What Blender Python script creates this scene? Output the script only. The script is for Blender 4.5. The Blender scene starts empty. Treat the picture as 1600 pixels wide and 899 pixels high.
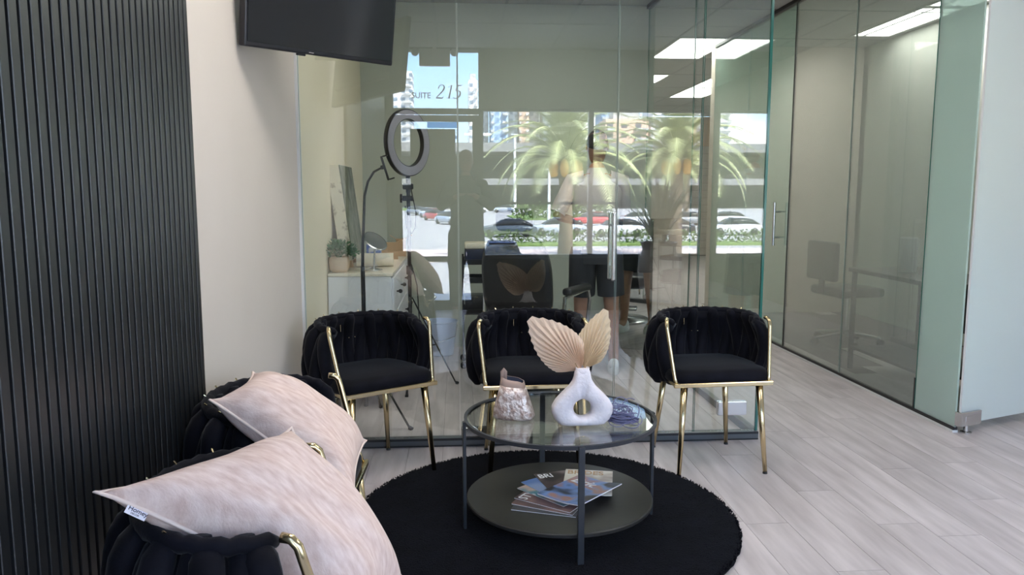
import bpy, bmesh, math, random
from mathutils import Vector, Matrix, Euler
R = math.radians
PI = math.pi
rnd = random.Random(7)
scene = bpy.context.scene
COL = scene.collection

# ------------------------------------------------------------------ camera
cd = bpy.data.cameras.new('camera'); cam = bpy.data.objects.new('camera', cd); COL.objects.link(cam)
cd.sensor_width = 36.0; cd.lens = 36.0 * 1200.0 / 1600.0; cd.clip_start = 0.02; cd.clip_end = 1500
PITCH = 7.06; YAW = math.degrees(math.atan(85 / (1200.0 / math.cos(R(PITCH)))))
cam.location = (0, 0, 1.34); cam.rotation_euler = (R(90 - PITCH), 0, R(-YAW))
scene.camera = cam

# ------------------------------------------------------------------ sky and sun
def build_world():
    w = bpy.data.worlds.new('world'); scene.world = w; w.use_nodes = True
    nt = w.node_tree; N = nt.nodes; L = nt.links; N.clear()
    out = N.new('ShaderNodeOutputWorld'); bg = N.new('ShaderNodeBackground'); L.new(bg.outputs[0], out.inputs[0])
    tc = N.new('ShaderNodeTexCoord'); sep = N.new('ShaderNodeSeparateXYZ'); L.new(tc.outputs['Generated'], sep.inputs[0])
    ramp = N.new('ShaderNodeValToRGB'); L.new(sep.outputs[2], ramp.inputs[0])
    e = ramp.color_ramp.elements
    e[0].position = 0.0; e[0].color = (.62, .75, .92, 1); e[1].position = .7; e[1].color = (.10, .25, .66, 1)
    m = e.new(.18); m.color = (.30, .53, .90, 1)
    mp = N.new('ShaderNodeMapping'); mp.inputs['Scale'].default_value = (1, 1, 2.2); L.new(tc.outputs['Generated'], mp.inputs[0])
    nz = N.new('ShaderNodeTexNoise'); nz.inputs['Scale'].default_value = 5.5; nz.inputs['Detail'].default_value = 7; nz.inputs['Roughness'].default_value = .55
    L.new(mp.outputs[0], nz.inputs['Vector'])
    cr = N.new('ShaderNodeValToRGB'); L.new(nz.outputs[0], cr.inputs[0])
    cr.color_ramp.elements[0].position = .46; cr.color_ramp.elements[0].color = (0, 0, 0, 1)
    cr.color_ramp.elements[1].position = .62; cr.color_ramp.elements[1].color = (1, 1, 1, 1)
    mx = N.new('ShaderNodeMixRGB'); L.new(cr.outputs[0], mx.inputs[0]); L.new(ramp.outputs[0], mx.inputs[1]); mx.inputs[2].default_value = (1, 1, 1, 1)
    L.new(mx.outputs[0], bg.inputs[0]); bg.inputs[1].default_value = 6.0
build_world()
sd = bpy.data.lights.new('sun', 'SUN'); sun = bpy.data.objects.new('sun', sd); COL.objects.link(sun)
sd.energy = 25; sd.angle = R(.6); sd.color = (1, .95, .87)
sun.rotation_euler = Vector((-.45, -.62, -.85)).to_track_quat('-Z', 'Y').to_euler(); sun.location = (5, 20, 30)

vs = scene.view_settings
vs.view_transform = 'Standard'; vs.look = 'None'; vs.gamma = 1; vs.use_curve_mapping = False; vs.exposure = 0.68
scene.display_settings.display_device = 'sRGB'
cy = scene.cycles
cy.max_bounces = 9; cy.diffuse_bounces = 5; cy.glossy_bounces = 5; cy.transmission_bounces = 4; cy.transparent_max_bounces = 24
cy.sample_clamp_indirect = 6; cy.caustics_reflective = False; cy.caustics_refractive = False
cy.use_adaptive_sampling = False; cy.use_denoising = True; cy.use_light_tree = True

# ------------------------------------------------------------------ materials
def nodes(name):
    m = bpy.data.materials.new(name); m.use_nodes = True
    return m, m.node_tree.nodes, m.node_tree.links
def mat(name, col, rough=.5, metal=0, col2=None, scale=20, stretch=(1, 1, 1), bump=0, bscale=None, emit=None, estr=0, sheen=0, spec=None, detail=4, rampw=(.3, .7), coat=0, perobj=0, coord='Object'):
    m, N, L = nodes(name); b = N['Principled BSDF']
    b.inputs['Base Color'].default_value = (*col, 1); b.inputs['Roughness'].default_value = rough; b.inputs['Metallic'].default_value = metal
    if spec is not None: b.inputs['Specular IOR Level'].default_value = spec
    if sheen: b.inputs['Sheen Weight'].default_value = sheen; b.inputs['Sheen Roughness'].default_value = .4
    if coat: b.inputs['Coat Weight'].default_value = coat
    if emit: b.inputs['Emission Color'].default_value = (*emit, 1); b.inputs['Emission Strength'].default_value = estr
    if col2 or bump or perobj:
        tc = N.new('ShaderNodeTexCoord'); mp = N.new('ShaderNodeMapping'); mp.inputs['Scale'].default_value = stretch
        L.new(tc.outputs[coord], mp.inputs[0]); src = mp.outputs[0]
        if perobj:
            oi = N.new('ShaderNodeObjectInfo'); vm = N.new('ShaderNodeVectorMath'); vm.operation = 'SCALE'
            cb = N.new('ShaderNodeCombineXYZ')
            for k in range(3): L.new(oi.outputs['Random'], cb.inputs[k])
            L.new(cb.outputs[0], vm.inputs[0]); vm.inputs['Scale'].default_value = 37
            ad = N.new('ShaderNodeVectorMath'); L.new(mp.outputs[0], ad.inputs[0]); L.new(vm.outputs[0], ad.inputs[1]); src = ad.outputs[0]
        nz = N.new('ShaderNodeTexNoise'); nz.inputs['Scale'].default_value = scale; nz.inputs['Detail'].default_value = detail; L.new(src, nz.inputs['Vector'])
        if col2:
            rp = N.new('ShaderNodeValToRGB'); L.new(nz.outputs[0], rp.inputs[0])
            rp.color_ramp.elements[0].position = rampw[0]; rp.color_ramp.elements[0].color = (*col, 1)
            rp.color_ramp.elements[1].position = rampw[1]; rp.color_ramp.elements[1].color = (*col2, 1)
            o = rp.outputs[0]
            if perobj:
                hs = N.new('ShaderNodeHueSaturation'); L.new(o, hs.inputs['Color'])
                ma = N.new('ShaderNodeMath'); ma.operation = 'MULTIPLY_ADD'; L.new(oi.outputs['Random'], ma.inputs[0]); ma.inputs[1].default_value = perobj; ma.inputs[2].default_value = 1 - perobj / 2
                L.new(ma.outputs[0], hs.inputs['Value']); o = hs.outputs[0]
            L.new(o, b.inputs['Base Color'])
        if bump:
            n2 = nz
            if bscale: n2 = N.new('ShaderNodeTexNoise'); n2.inputs['Scale'].default_value = bscale; n2.inputs['Detail'].default_value = 3; L.new(src, n2.inputs['Vector'])
            bp = N.new('ShaderNodeBump'); bp.inputs['Strength'].default_value = bump; bp.inputs['Distance'].default_value = .01
            L.new(n2.outputs[0], bp.inputs['Height']); L.new(bp.outputs[0], b.inputs['Normal'])
    return m
def glass(name, tint=(.9, .95, .93), f0=.045, frost=0, frostcol=(.6, .68, .65), rough=0.0, power=5):
    """clear architectural glass: straight-through transmission, Fresnel mirror, optional etched film"""
    m, N, L = nodes(name); N.clear()
    out = N.new('ShaderNodeOutputMaterial'); tr = N.new('ShaderNodeBsdfTransparent'); tr.inputs[0].default_value = (*tint, 1)
    gl = N.new('ShaderNodeBsdfGlossy'); gl.inputs['Roughness'].default_value = rough; gl.inputs[0].default_value = (1, 1, 1, 1)
    lw = N.new('ShaderNodeLayerWeight'); lw.inputs[0].default_value = .5
    p = N.new('ShaderNodeMath'); p.operation = 'POWER'; L.new(lw.outputs['Facing'], p.inputs[0]); p.inputs[1].default_value = power
    q = N.new('ShaderNodeMath'); q.operation = 'MULTIPLY_ADD'; L.new(p.outputs[0], q.inputs[0]); q.inputs[1].default_value = 1 - f0; q.inputs[2].default_value = f0
    base = tr.outputs[0]
    if frost:
        tl = N.new('ShaderNodeBsdfTranslucent'); tl.inputs[0].default_value = (*frostcol, 1)
        df = N.new('ShaderNodeBsdfDiffuse'); df.inputs[0].default_value = (*frostcol, 1)
        m1 = N.new('ShaderNodeMixShader'); m1.inputs[0].default_value = .5; L.new(tl.outputs[0], m1.inputs[1]); L.new(df.outputs[0], m1.inputs[2])
        m2 = N.new('ShaderNodeMixShader'); m2.inputs[0].default_value = frost; L.new(base, m2.inputs[1]); L.new(m1.outputs[0], m2.inputs[2]); base = m2.outputs[0]
    mx = N.new('ShaderNodeMixShader'); L.new(q.outputs[0], mx.inputs[0]); L.new(base, mx.inputs[1]); L.new(gl.outputs[0], mx.inputs[2])
    L.new(mx.outputs[0], out.inputs[0])
    return m
def facade(name, wall, win, sx, sz, rough=.6, gap=.35):
    """rows of windows on a distant tower, in object space"""
    m, N, L = nodes(name); b = N['Principled BSDF']; b.inputs['Roughness'].default_value = rough
    tc = N.new('ShaderNodeTexCoord'); sp = N.new('ShaderNodeSeparateXYZ'); L.new(tc.outputs['Object'], sp.inputs[0])
    def band(sock, size, duty):
        d = N.new('ShaderNodeMath'); d.operation = 'DIVIDE'; L.new(sock, d.inputs[0]); d.inputs[1].default_value = size
        f = N.new('ShaderNodeMath'); f.operation = 'FRACT'; L.new(d.outputs[0], f.inputs[0])
        g = N.new('ShaderNodeMath'); g.operation = 'GREATER_THAN'; L.new(f.outputs[0], g.inputs[0]); g.inputs[1].default_value = duty
        return g.outputs[0]
    a = band(sp.outputs[2], sz, gap); c = band(sp.outputs[0], sx, gap)
    mu = N.new('ShaderNodeMath'); mu.operation = 'MULTIPLY'; L.new(a, mu.inputs[0]); L.new(c, mu.inputs[1])
    mx = N.new('ShaderNodeMixRGB'); L.new(mu.outputs[0], mx.inputs[0]); mx.inputs[1].default_value = (*wall, 1); mx.inputs[2].default_value = (*win, 1)
    L.new(mx.outputs[0], b.inputs['Base Color'])
    return m

M = {}
M['floor'] = mat('floor_plank_laminate', (.40, .35, .355), .42, col2=(.67, .605, .61), scale=3.0, stretch=(6, .75, 1), bump=.06, perobj=.13, detail=9, rampw=(.22, .76))
M['subfloor'] = mat('dark_joint', (.16, .14, .14), .8)
M['wall'] = mat('painted_wall_greige', (.67, .605, .54), .6, col2=(.70, .635, .57), scale=2, bump=.02, bscale=200)
M['salonwall'] = mat('painted_wall_cream', (.78, .70, .53), .6, col2=(.80, .72, .55), scale=2)
M['greenwall'] = mat('painted_wall_sage', (.43, .455, .39), .6, col2=(.45, .475, .41), scale=2)
M['officewall'] = mat('painted_wall_grey', (.58, .59, .54), .6, col2=(.60, .61, .56), scale=2)
M['ceil'] = mat('ceiling_tile', (.42, .43, .42), .9, col2=(.47, .48, .47), scale=60, perobj=.04)
M['tbar'] = mat('ceiling_grid_metal', (.30, .31, .31), .5)
M['slat'] = mat('black_slat_lacquer', (.007, .008, .010), .38, col2=(.011, .0125, .014), spec=1.0, scale=3, stretch=(8, 8, .5))
M['felt'] = mat('black_felt', (.008, .008, .010), .95)
M['glass'] = glass('clear_glass', (.955, .98, .965), .085)
M['gdoor'] = glass('clear_glass_door', (.945, .975, .96), .088)
M['gedge'] = mat('green_glass_edge', (.03, .15, .12), .15, spec=.6)
M['gedgel'] = mat('pale_glass_edge', (.35, .45, .42), .2)
M['gframe'] = mat('grey_aluminium_track', (.11, .12, .13), .35, metal=.5)
M['gasket'] = mat('black_gasket', (.012, .012, .014), .5)
M['greenglass'] = glass('green_tinted_glass', (.80, .91, .87), .085, frost=.25, frostcol=(.58, .74, .69))
M['filmglass'] = glass('film_tinted_glass', (.885, .925, .905), .05, frost=.32, frostcol=(.69, .71, .67))
M['frosted'] = glass('frosted_glass', (.85, .95, .93), .05, frost=.92, frostcol=(.92, .975, .96))
M['frosted2'] = glass('frosted_glass_green', (.78, .92, .88), .05, frost=.85, frostcol=(.74, .87, .82))
M['window'] = glass('window_glass', (.97, .98, .975), .03)
M['alum'] = mat('dark_window_aluminium', (.09, .10, .10), .45)
M['chrome'] = mat('brushed_steel', (.62, .62, .62), .25, metal=1)
M['gold'] = mat('polished_brass', (.72, .58, .34), .22, metal=1)
M['velvet'] = mat('black_velvet', (.002, .002, .004), .8, col2=(.006, .006, .011), scale=9, sheen=.07, spec=.15, bump=.1, bscale=160)
M['blackmetal'] = mat('black_powder_coat', (.022, .026, .034), .42)
M['blackboard'] = mat('black_brown_shelf', (.014, .014, .014), .45, col2=(.019, .018, .017), scale=12, stretch=(1, 8, 1))
M['tabletop'] = glass('table_glass', (.93, .95, .92), .12)
M['rug'] = mat('black_shag', (.0012, .0012, .0026), .95, col2=(.0035, .0035, .007), scale=14, bump=.6, bscale=240, sheen=.04, spec=.06)
M['linen'] = mat('blush_linen', (.66, .47, .40), .9, col2=(.84, .67, .60), scale=26, stretch=(1, 5, 1), bump=.2, bscale=140, sheen=.1, spec=.15, detail=6)
M['linenseam'] = mat('blush_piping', (.84, .68, .60), .9)
M['tag'] = mat('white_satin_tag', (.85, .82, .9), .6)
M['ink'] = mat('dark_ink', (.05, .04, .07), .7)
M['ceramic'] = mat('matt_white_ceramic', (.78, .72, .76), .75, col2=(.83, .77, .80), scale=40, bump=.25, bscale=90)
M['palmleaf'] = mat('dried_palm', (.66, .47, .34), .8, col2=(.78, .60, .46), scale=9)
M['palmleaf2'] = mat('dried_palm_tan', (.62, .47, .30), .8, col2=(.75, .60, .42), scale=9)
M['stem'] = mat('dried_stem', (.42, .28, .16), .8)
M['bag'] = mat('rose_gold_leather', (.50, .36, .31), .42, metal=.55, col2=(.86, .76, .72), scale=55, bump=.6, bscale=90, rampw=(.42, .60))
M['bagplain'] = mat('taupe_leather', (.36, .25, .21), .5, metal=.2)
M['bagin'] = mat('navy_lining', (.02, .025, .05), .8)
M['thread'] = mat('lilac_cord', (.17, .17, .30), .6)
M['paper'] = mat('magazine_pages', (.82, .82, .86), .7)
M['tv'] = mat('tv_screen', (.012, .015, .018), .12)
M['tvb'] = mat('tv_bezel', (.012, .013, .018), .35)
M['white'] = mat('white_laminate', (.78, .78, .82), .4)
M['whitetop'] = mat('white_worktop', (.78, .72, .62), .3)
M['plastic'] = mat('black_plastic', (.012, .012, .015), .35)
M['ringface'] = mat('ring_diffuser', (.26, .25, .29), .4)
M['mirror'] = mat('mirror_silver', (.80, .84, .82), .02, metal=1)
M['leaf'] = mat('plant_leaf', (.04, .11, .05), .5, col2=(.10, .22, .10), scale=30)
M['terra'] = mat('tan_pot', (.62, .47, .35), .7)
M['canvas'] = mat('painted_canvas', (.62, .58, .48), .8, col2=(.14, .15, .11), scale=14, rampw=(.45, .62), detail=8)
M['canvasface'] = mat('painted_canvas_face', (.30, .31, .24), .8, col2=(.10, .11, .08), scale=10, detail=8)
M['canvasedge'] = mat('canvas_edge', (.74, .68, .56), .8, col2=(.42, .36, .28), scale=26, rampw=(.58, .68))
M['card'] = mat('cardboard', (.52, .34, .20), .8)
M['towel'] = mat('cream_towel', (.76, .70, .58), .9, bump=.3, bscale=120)
M['bluebox'] = mat('blue_white_carton', (.10, .16, .45), .5, col2=(.75, .75, .8), scale=7, rampw=(.5, .55))
M['leather'] = mat('black_leather', (.014, .013, .016), .38, bump=.1, bscale=150)
M['bin'] = mat('pale_blue_plastic', (.55, .62, .80), .35)
M['navy'] = mat('navy_plastic', (.015, .02, .05), .4)
M['skin'] = mat('skin', (.42, .22, .15), .55, col2=(.46, .25, .17), scale=30)
M['hair'] = mat('dark_hair', (.012, .010, .009), .6, bump=.5, bscale=90)
M['tee'] = mat('white_cotton', (.52, .47, .45), .85, bump=.1, bscale=60)
M['shorts'] = mat('black_shorts', (.022, .024, .032), .8)
M['shoe'] = mat('white_sneaker', (.75, .75, .75), .6)
M['darkcloth'] = mat('charcoal_cloth', (.05, .055, .05), .9)
M['light'] = mat('troffer_lens', (.9, .9, .88), .5, emit=(1, .97, .92), estr=9)
M['lframe'] = mat('white_troffer_frame', (.7, .7, .7), .5)
M['beigetile'] = mat('beige_wall_tile', (.52, .45, .38), .4, col2=(.58, .51, .44), scale=6, perobj=.1)
M['grout'] = mat('grout', (.26, .22, .19), .9)
M['orange'] = mat('warm_orange_paint', (.60, .38, .22), .7)
M['urn'] = mat('beige_planter', (.42, .36, .29), .7, col2=(.48, .42, .34), scale=8)
M['spiky'] = mat('spiky_leaf', (.05, .08, .03), .5, col2=(.16, .15, .05), scale=8)
M['asphalt'] = mat('asphalt', (.30, .30, .31), .9, col2=(.36, .36, .37), scale=.6)
M['sidewalk'] = mat('pink_sidewalk', (.52, .43, .40), .9, col2=(.58, .49, .46), scale=1.5)
M['grass'] = mat('grass', (.10, .18, .04), .9, col2=(.20, .28, .08), scale=2)
M['hedge'] = mat('hedge_leaf', (.07, .14, .03), .8, col2=(.20, .27, .08), scale=6)
M['concrete'] = mat('concrete', (.42, .42, .42), .8, col2=(.48, .48, .48), scale=.5)
M['decal'] = glass('blue_vinyl', (.25, .60, .85), .03, frost=.4, frostcol=(.2, .6, .85))
M['shade2'] = mat('weathered_deck', (.20, .20, .21), .9)
M['shade'] = mat('garage_grey', (.12, .12, .12), .9)
M['trunk'] = mat('palm_trunk', (.26, .19, .13), .9, col2=(.16, .12, .08), scale=9)
M['frond'] = mat('palm_frond', (.26, .30, .12), .6, col2=(.46, .48, .26), scale=2, perobj=.4)
M['lightpole'] = mat('white_pole', (.75, .75, .75), .5)
M['dates'] = mat('orange_dates', (.62, .33, .06), .6)

# ------------------------------------------------------------------ mesh helpers
class MB:
    def __init__(s): s.v = []; s.f = []; s.mi = []
    def add(s, vs_, fs, mi=0):
        n = len(s.v); s.v += [tuple(v) for v in vs_]; s.f += [tuple(n + i for i in f) for f in fs]; s.mi += [mi] * len(fs); return s
    def box(s, x0, x1, y0, y1, z0, z1, mi=0, T=None):
        vv = [Vector((x, y, z)) for z in (z0, z1) for y in (y0, y1) for x in (x0, x1)]
        if T: vv = [T @ v for v in vv]
        return s.add(vv, [(0, 2, 3, 1), (4, 5, 7, 6), (0, 1, 5, 4), (2, 6, 7, 3), (0, 4, 6, 2), (1, 3, 7, 5)], mi)
    def rbox(s, x0, x1, y0, y1, z0, z1, b=.01, seg=2, mi=0, T=None):
        bm = bmesh.new(); bmesh.ops.create_cube(bm, size=1)
        for v in bm.verts: v.co = Vector(((x0 + x1) / 2 + v.co.x * (x1 - x0), (y0 + y1) / 2 + v.co.y * (y1 - y0), (z0 + z1) / 2 + v.co.z * (z1 - z0)))
        bmesh.ops.bevel(bm, geom=bm.edges[:], offset=b, segments=seg, profile=.5, affect='EDGES')
        if T: bmesh.ops.transform(bm, matrix=T, verts=bm.verts[:])
        bm.verts.index_update(); s.add([v.co for v in bm.verts], [[v.index for v in f.verts] for f in bm.faces], mi); bm.free(); return s
    def tube(s, pts, r, n=8, closed=False, caps=True, mi=0, flat=1.0):
        pts = [Vector(p) for p in pts]; m = len(pts); rr = r if isinstance(r, (list, tuple)) else [r] * m
        up = None; rings = []
        for i, p in enumerate(pts):
            if closed: t = pts[(i + 1) % m] - pts[i - 1]
            else: t = pts[min(i + 1, m - 1)] - pts[max(i - 1, 0)]
            if t.length < 1e-9: t = Vector((0, 0, 1))
            t.normalize()
            if up is None:
                up = Vector((0, 0, 1)) if abs(t.z) < .9 else Vector((1, 0, 0))
            a = up - t * up.dot(t)
            if a.length < 1e-6: a = t.orthogonal()
            a.normalize(); up = a; b = t.cross(a)
            rings.append([p + a * math.cos(2 * PI * k / n) * rr[i] * flat + b * math.sin(2 * PI * k / n) * rr[i] for k in range(n)])
        vv = [q for g in rings for q in g]; ff = []
        for i in range(m if closed else m - 1):
            j = (i + 1) % m
            for k in range(n): ff.append((i * n + k, i * n + (k + 1) % n, j * n + (k + 1) % n, j * n + k))
        if caps and not closed: ff.append(tuple(range(n))[::-1]); ff.append(tuple((m - 1) * n + k for k in range(n)))
        return s.add(vv, ff, mi)
    def lathe(s, prof, n=24, c=(0, 0, 0), T=None, mi=0, caps=True):
        vv = []; ff = []
        for r_, z in prof:
            for k in range(n): vv.append(Vector((c[0] + r_ * math.cos(2 * PI * k / n), c[1] + r_ * math.sin(2 * PI * k / n), c[2] + z)))
        if T: vv = [T @ v for v in vv]
        for i in range(len(prof) - 1):
            for k in range(n): ff.append((i * n + k, i * n + (k + 1) % n, (i + 1) * n + (k + 1) % n, (i + 1) * n + k))
        if caps: ff.append(tuple(range(n))[::-1]); ff.append(tuple((len(prof) - 1) * n + k for k in range(n)))
        return s.add(vv, ff, mi)
    def loft(s, rings, caps=True, mi=0):
        n = len(rings[0]); vv = [q for g in rings for q in g]; ff = []
        for i in range(len(rings) - 1):
            for k in range(n): ff.append((i * n + k, i * n + (k + 1) % n, (i + 1) * n + (k + 1) % n, (i + 1) * n + k))
        if caps: ff.append(tuple(range(n))[::-1]); ff.append(tuple((len(rings) - 1) * n + k for k in range(n)))
        return s.add(vv, ff, mi)
    def grid(s, fn, nu, nv, mi=0, cu=False):
        vv = [fn(i / nu, j / nv) for j in range(nv + 1) for i in range(nu + (0 if cu else 1))]; w = nu if cu else nu + 1
        ff = [(j * w + i, j * w + (i + 1) % w, (j + 1) * w + (i + 1) % w, (j + 1) * w + i) for j in range(nv) for i in range(nu)]
        return s.add(vv, ff, mi)
    def ball(s, c, rx, ry=None, rz=None, n=12, m=8, mi=0):
        ry = ry or rx; rz = rz or rx
        prof = []
        vv = []; ff = []
        for j in range(m + 1):
            t = PI * j / m
            for k in range(n): vv.append(Vector((c[0] + rx * math.sin(t) * math.cos(2 * PI * k / n), c[1] + ry * math.sin(t) * math.sin(2 * PI * k / n), c[2] - rz * math.cos(t))))
        for j in range(m):
            for k in range(n): ff.append((j * n + k, j * n + (k + 1) % n, (j + 1) * n + (k + 1) % n, (j + 1) * n + k))
        return s.add(vv, ff, mi)
    def prism(s, outline, t0, t1, axis='y', mi=0):
        n = len(outline)
        def P(a, b, t): return (a, t, b) if axis == 'y' else ((t, a, b) if axis == 'x' else (a, b, t))
        vv = [P(a, b, t0) for a, b in outline] + [P(a, b, t1) for a, b in outline]
        ff = [tuple(range(n))[::-1], tuple(range(n, 2 * n))] + [(i, (i + 1) % n, n + (i + 1) % n, n + i) for i in range(n)]
        return s.add(vv, ff, mi)
    def mesh(s, name, mats, smooth=False):
        me = bpy.data.meshes.new(name); me.from_pydata(s.v, [], s.f); me.validate(clean_customdata=False)
        for m in (mats if isinstance(mats, (list, tuple)) else [mats]): me.materials.append(m)
        if len(me.materials) > 1 and len(me.polygons) == len(s.mi): me.polygons.foreach_set('material_index', s.mi)
        bm = bmesh.new(); bm.from_mesh(me); bmesh.ops.remove_doubles(bm, verts=bm.verts, dist=1e-6); bmesh.ops.recalc_face_normals(bm, faces=bm.faces); bm.to_mesh(me); bm.free()
        if smooth: me.polygons.foreach_set('use_smooth', [True] * len(me.polygons))
        me.update(); return me
    def build(s, name, mats, parent=None, smooth=False, loc=None, rz=None, kind=None):
        o = bpy.data.objects.new(name, s.mesh(name, mats, smooth)); COL.objects.link(o)
        if smooth and smooth != 'full':
            try: o.data.set_sharp_from_angle(angle=R(42))
            except Exception: pass
        if parent: o.parent = parent
        if loc: o.location = loc
        if rz is not None: o.rotation_euler = (0, 0, rz)
        if kind: o['kind'] = kind
        return o
def tag(o, label=None, cat=None, group=None, kind=None):
    if label: o['label'] = label
    if cat: o['category'] = cat
    if group: o['group'] = group
    if kind: o['kind'] = kind
    return o
def thing(name, label, cat, loc=(0, 0, 0), rz=0, group=None):
    o = bpy.data.objects.new(name, None); COL.objects.link(o); o.location = loc; o.rotation_euler = (0, 0, rz); o.empty_display_size = .1
    return tag(o, label, cat, group)
def inst(name, me, parent, loc=(0, 0, 0), rot=(0, 0, 0), scale=None):
    o = bpy.data.objects.new(name, me); COL.objects.link(o); o.parent = parent; o.location = loc; o.rotation_euler = rot
    if scale: o.scale = scale
    return o
KIDS = {}
def copy_thing(o, parent=None):
    c = o.copy(); COL.objects.link(c)
    if parent: c.parent = parent
    for ch in [x for x in bpy.data.objects if x.parent == o]: copy_thing(ch, c)
    return c
def text(name, body, size, m, parent=None, loc=(0, 0, 0), rot=(0, 0, 0), shear=0, extrude=.0005, align='LEFT', scale=(1, 1, 1)):
    cu = bpy.data.curves.new(name, 'FONT'); cu.body = body; cu.size = size; cu.shear = shear; cu.extrude = extrude; cu.align_x = align; cu.offset = size * .012
    t = bpy.data.objects.new(name, cu); COL.objects.link(t); bpy.context.view_layer.update()
    me = bpy.data.meshes.new_from_object(t.evaluated_get(bpy.context.evaluated_depsgraph_get())); COL.objects.unlink(t); bpy.data.objects.remove(t)
    me.materials.clear(); me.materials.append(m)
    o = bpy.data.objects.new(name, me); COL.objects.link(o); o.parent = parent; o.location = loc; o.rotation_euler = rot; o.scale = scale
    return o
def struct(o): o['kind'] = 'structure'; return o

# ------------------------------------------------------------------ dimensions
XL, XR, YW, YG, YB, ZC = -.80, 4.42, -.64, 3.98, 6.62, 2.90
XC, XH = 1.62, 2.77       # salon corner, hallway right-hand glass

# ------------------------------------------------------------------ floor
b = MB(); b.box(XL - .2, 9, YW - .1, 16.2, -.06, -.006); fl = struct(b.build('floor', M['subfloor']))
PW, PL = .178, 1.22
pm = MB(); pm.box(0, PW - .0016, 0, PL - .002, -.008, 0); pm = pm.mesh('floor_plank', M['floor'])
far = MB(); cols = int((9 - XL) / PW) + 1
for c in range(cols):
    x = XL + c * PW; off = rnd.random() * PL
    y = -.64 - off
    while y < 16:
        if x < 4.3 and 1.9 < y + PL and y < 8.3 and (x < 2.9 or y < 5.2): inst('floor_plank', pm, fl, (x, y, 0))
        elif y > 8 or y < 2: far.box(x, x + PW - .0016, max(y, YW), y + PL - .002, -.008, 0)
        y += PL
far.build('floor_planking', M['floor'], fl, kind='stuff')

# ------------------------------------------------------------------ walls
struct(MB().box(XL - .2, XL, YW - .2, YG, 0, ZC).build('wall_left', M['wall']))
wsl = struct(MB().box(XL - .2, XL + .001, YG, YB + .15, 0, ZC).build('wall_salon_left', M['salonwall']))
struct(MB().box(XL, 1.68, YB, YB + .12, 0, ZC).build('wall_salon_back', M['greenwall']))
struct(MB().box(XR, XR + .12, 4.0, 8.3, 0, ZC).build('wall_office_right', M['officewall']))
struct(MB().box(XR + 1.0, XR + 1.12, YW - .2, 4.1, 0, ZC).build('wall_right', M['wall']))
struct(MB().box(XH, XR + .12, 8.3, 8.42, 0, ZC).build('wall_office_back', M['beigetile']))
struct(MB().box(1.56, 1.68, YB + .12, 16, 0, ZC).build('wall_hall_left', M['wall']))
struct(MB().box(8.9, 9, 8.3, 16, 0, ZC).build('wall_hall_right', M['wall']))
struct(MB().box(XR, 9, 8.2, 8.32, 0, ZC).build('wall_hall_front', M['wall']))
wf = struct(MB().box(1.6, 9, 16.0, 16.15, 0, ZC).build('wall_hall_end', M['wall']))
MB().box(4.9, 6.9, 15.985, 16.0, 0, 2.3).build('grout_bed', M['grout'], wf)
MB().box(4.9, 6.9, 15.94, 16.0, 2.3, ZC).build('orange_panel', M['orange'], wf)
tm = MB(); tm.rbox(0, .39, 0, .02, 0, .145, .004, 1); tm = tm.mesh('wall_tile', M['beigetile'])
for r_ in range(15):
    for c in range(5): inst('wall_tile', tm, wf, (4.9 + c * .4, 15.965, .02 + r_ * .152))

# ceiling: grid of lay-in tiles on a slab
ce = struct(MB().box(XL - .2, 9, YW - .2, 16.2, ZC + .03, ZC + .2).build('ceiling', M['tbar']))
cm = MB(); cm.box(.012, .598, .012, 1.208, .004, .02); cm = cm.mesh('ceiling_tile', M['ceil'])
LIGHTS = {}
def lcell(i, j): return (XL + i * .61, YW + j * 1.22)
lit = {(5, 7), (5, 9), (2, 4), (1, 2), (5, 2), (7, 9), (7, 10), (5, 11)}
rest = MB()
for i in range(16):
    for j in range(14):
        x, y = lcell(i, j)
        if (i, j) in lit or x > 8.6 or y > 15.9: continue
        if y < 10 and x < 4.4: inst('ceiling_tile', cm, ce, (x, y, ZC))
        else: rest.box(x + .012, x + .598, y + .012, min(y + 1.208, 15.95), ZC + .004, ZC + .02)
rest.build('ceiling_tiling', M['ceil'], ce, kind='stuff')
g = MB()
for i in range(17): g.box(XL + i * .61 - .012, XL + i * .61 + .012, YW, 16, ZC, ZC + .03)
for j in range(14): g.box(XL, 9, YW + j * 1.22 - .012, YW + j * 1.22 + .012, ZC, ZC + .03)
g.build('ceiling_grid', M['tbar'], ce)
lname = {(5, 7): 'ceiling light panel over hallway just past the sage wall', (5, 9): 'ceiling light panel farther down the hallway', (2, 4): 'ceiling light panel inside the salon',
         (1, 0): 'ceiling light panel by the entrance door', (1, 2): 'ceiling light panel over the black velvet chairs', (5, 2): 'ceiling light panel over the open floor right of the rug', (3, 2): 'ceiling light panel above the coffee table',
         (7, 9): 'ceiling light panel in the deep hall before the tiled wall', (7, 10): 'farthest ceiling light panel near the orange wall band', (5, 11): 'ceiling light panel deep in the hallway beside left wall'}
def troffer(x, y, label, w=.586, l=1.196):
    t = thing('ceiling_light', label, 'light', (x, y, ZC - .004), 0, 'recessed ceiling lights')
    MB().box(0, w, 0, .02, 0, .02).box(0, w, l - .02, l, 0, .02).box(0, .02, .02, l - .02, 0, .02).box(w - .02, w, .02, l - .02, 0, .02).build('frame', M['lframe'], t)
    MB().box(.02, w - .02, .02, l - .02, .006, .012).build('diffuser', M['light'], t)
for (i, j) in sorted(lit):
    x, y = lcell(i, j); troffer(x + .012, y + .012, lname[(i, j)])
troffer(3.95, 6.5, 'long ceiling light panel in the glass office, farther one', .40, 1.2)
troffer(3.95, 5.25, 'long ceiling light panel in the glass office, nearer one', .40, 1.2)

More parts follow.
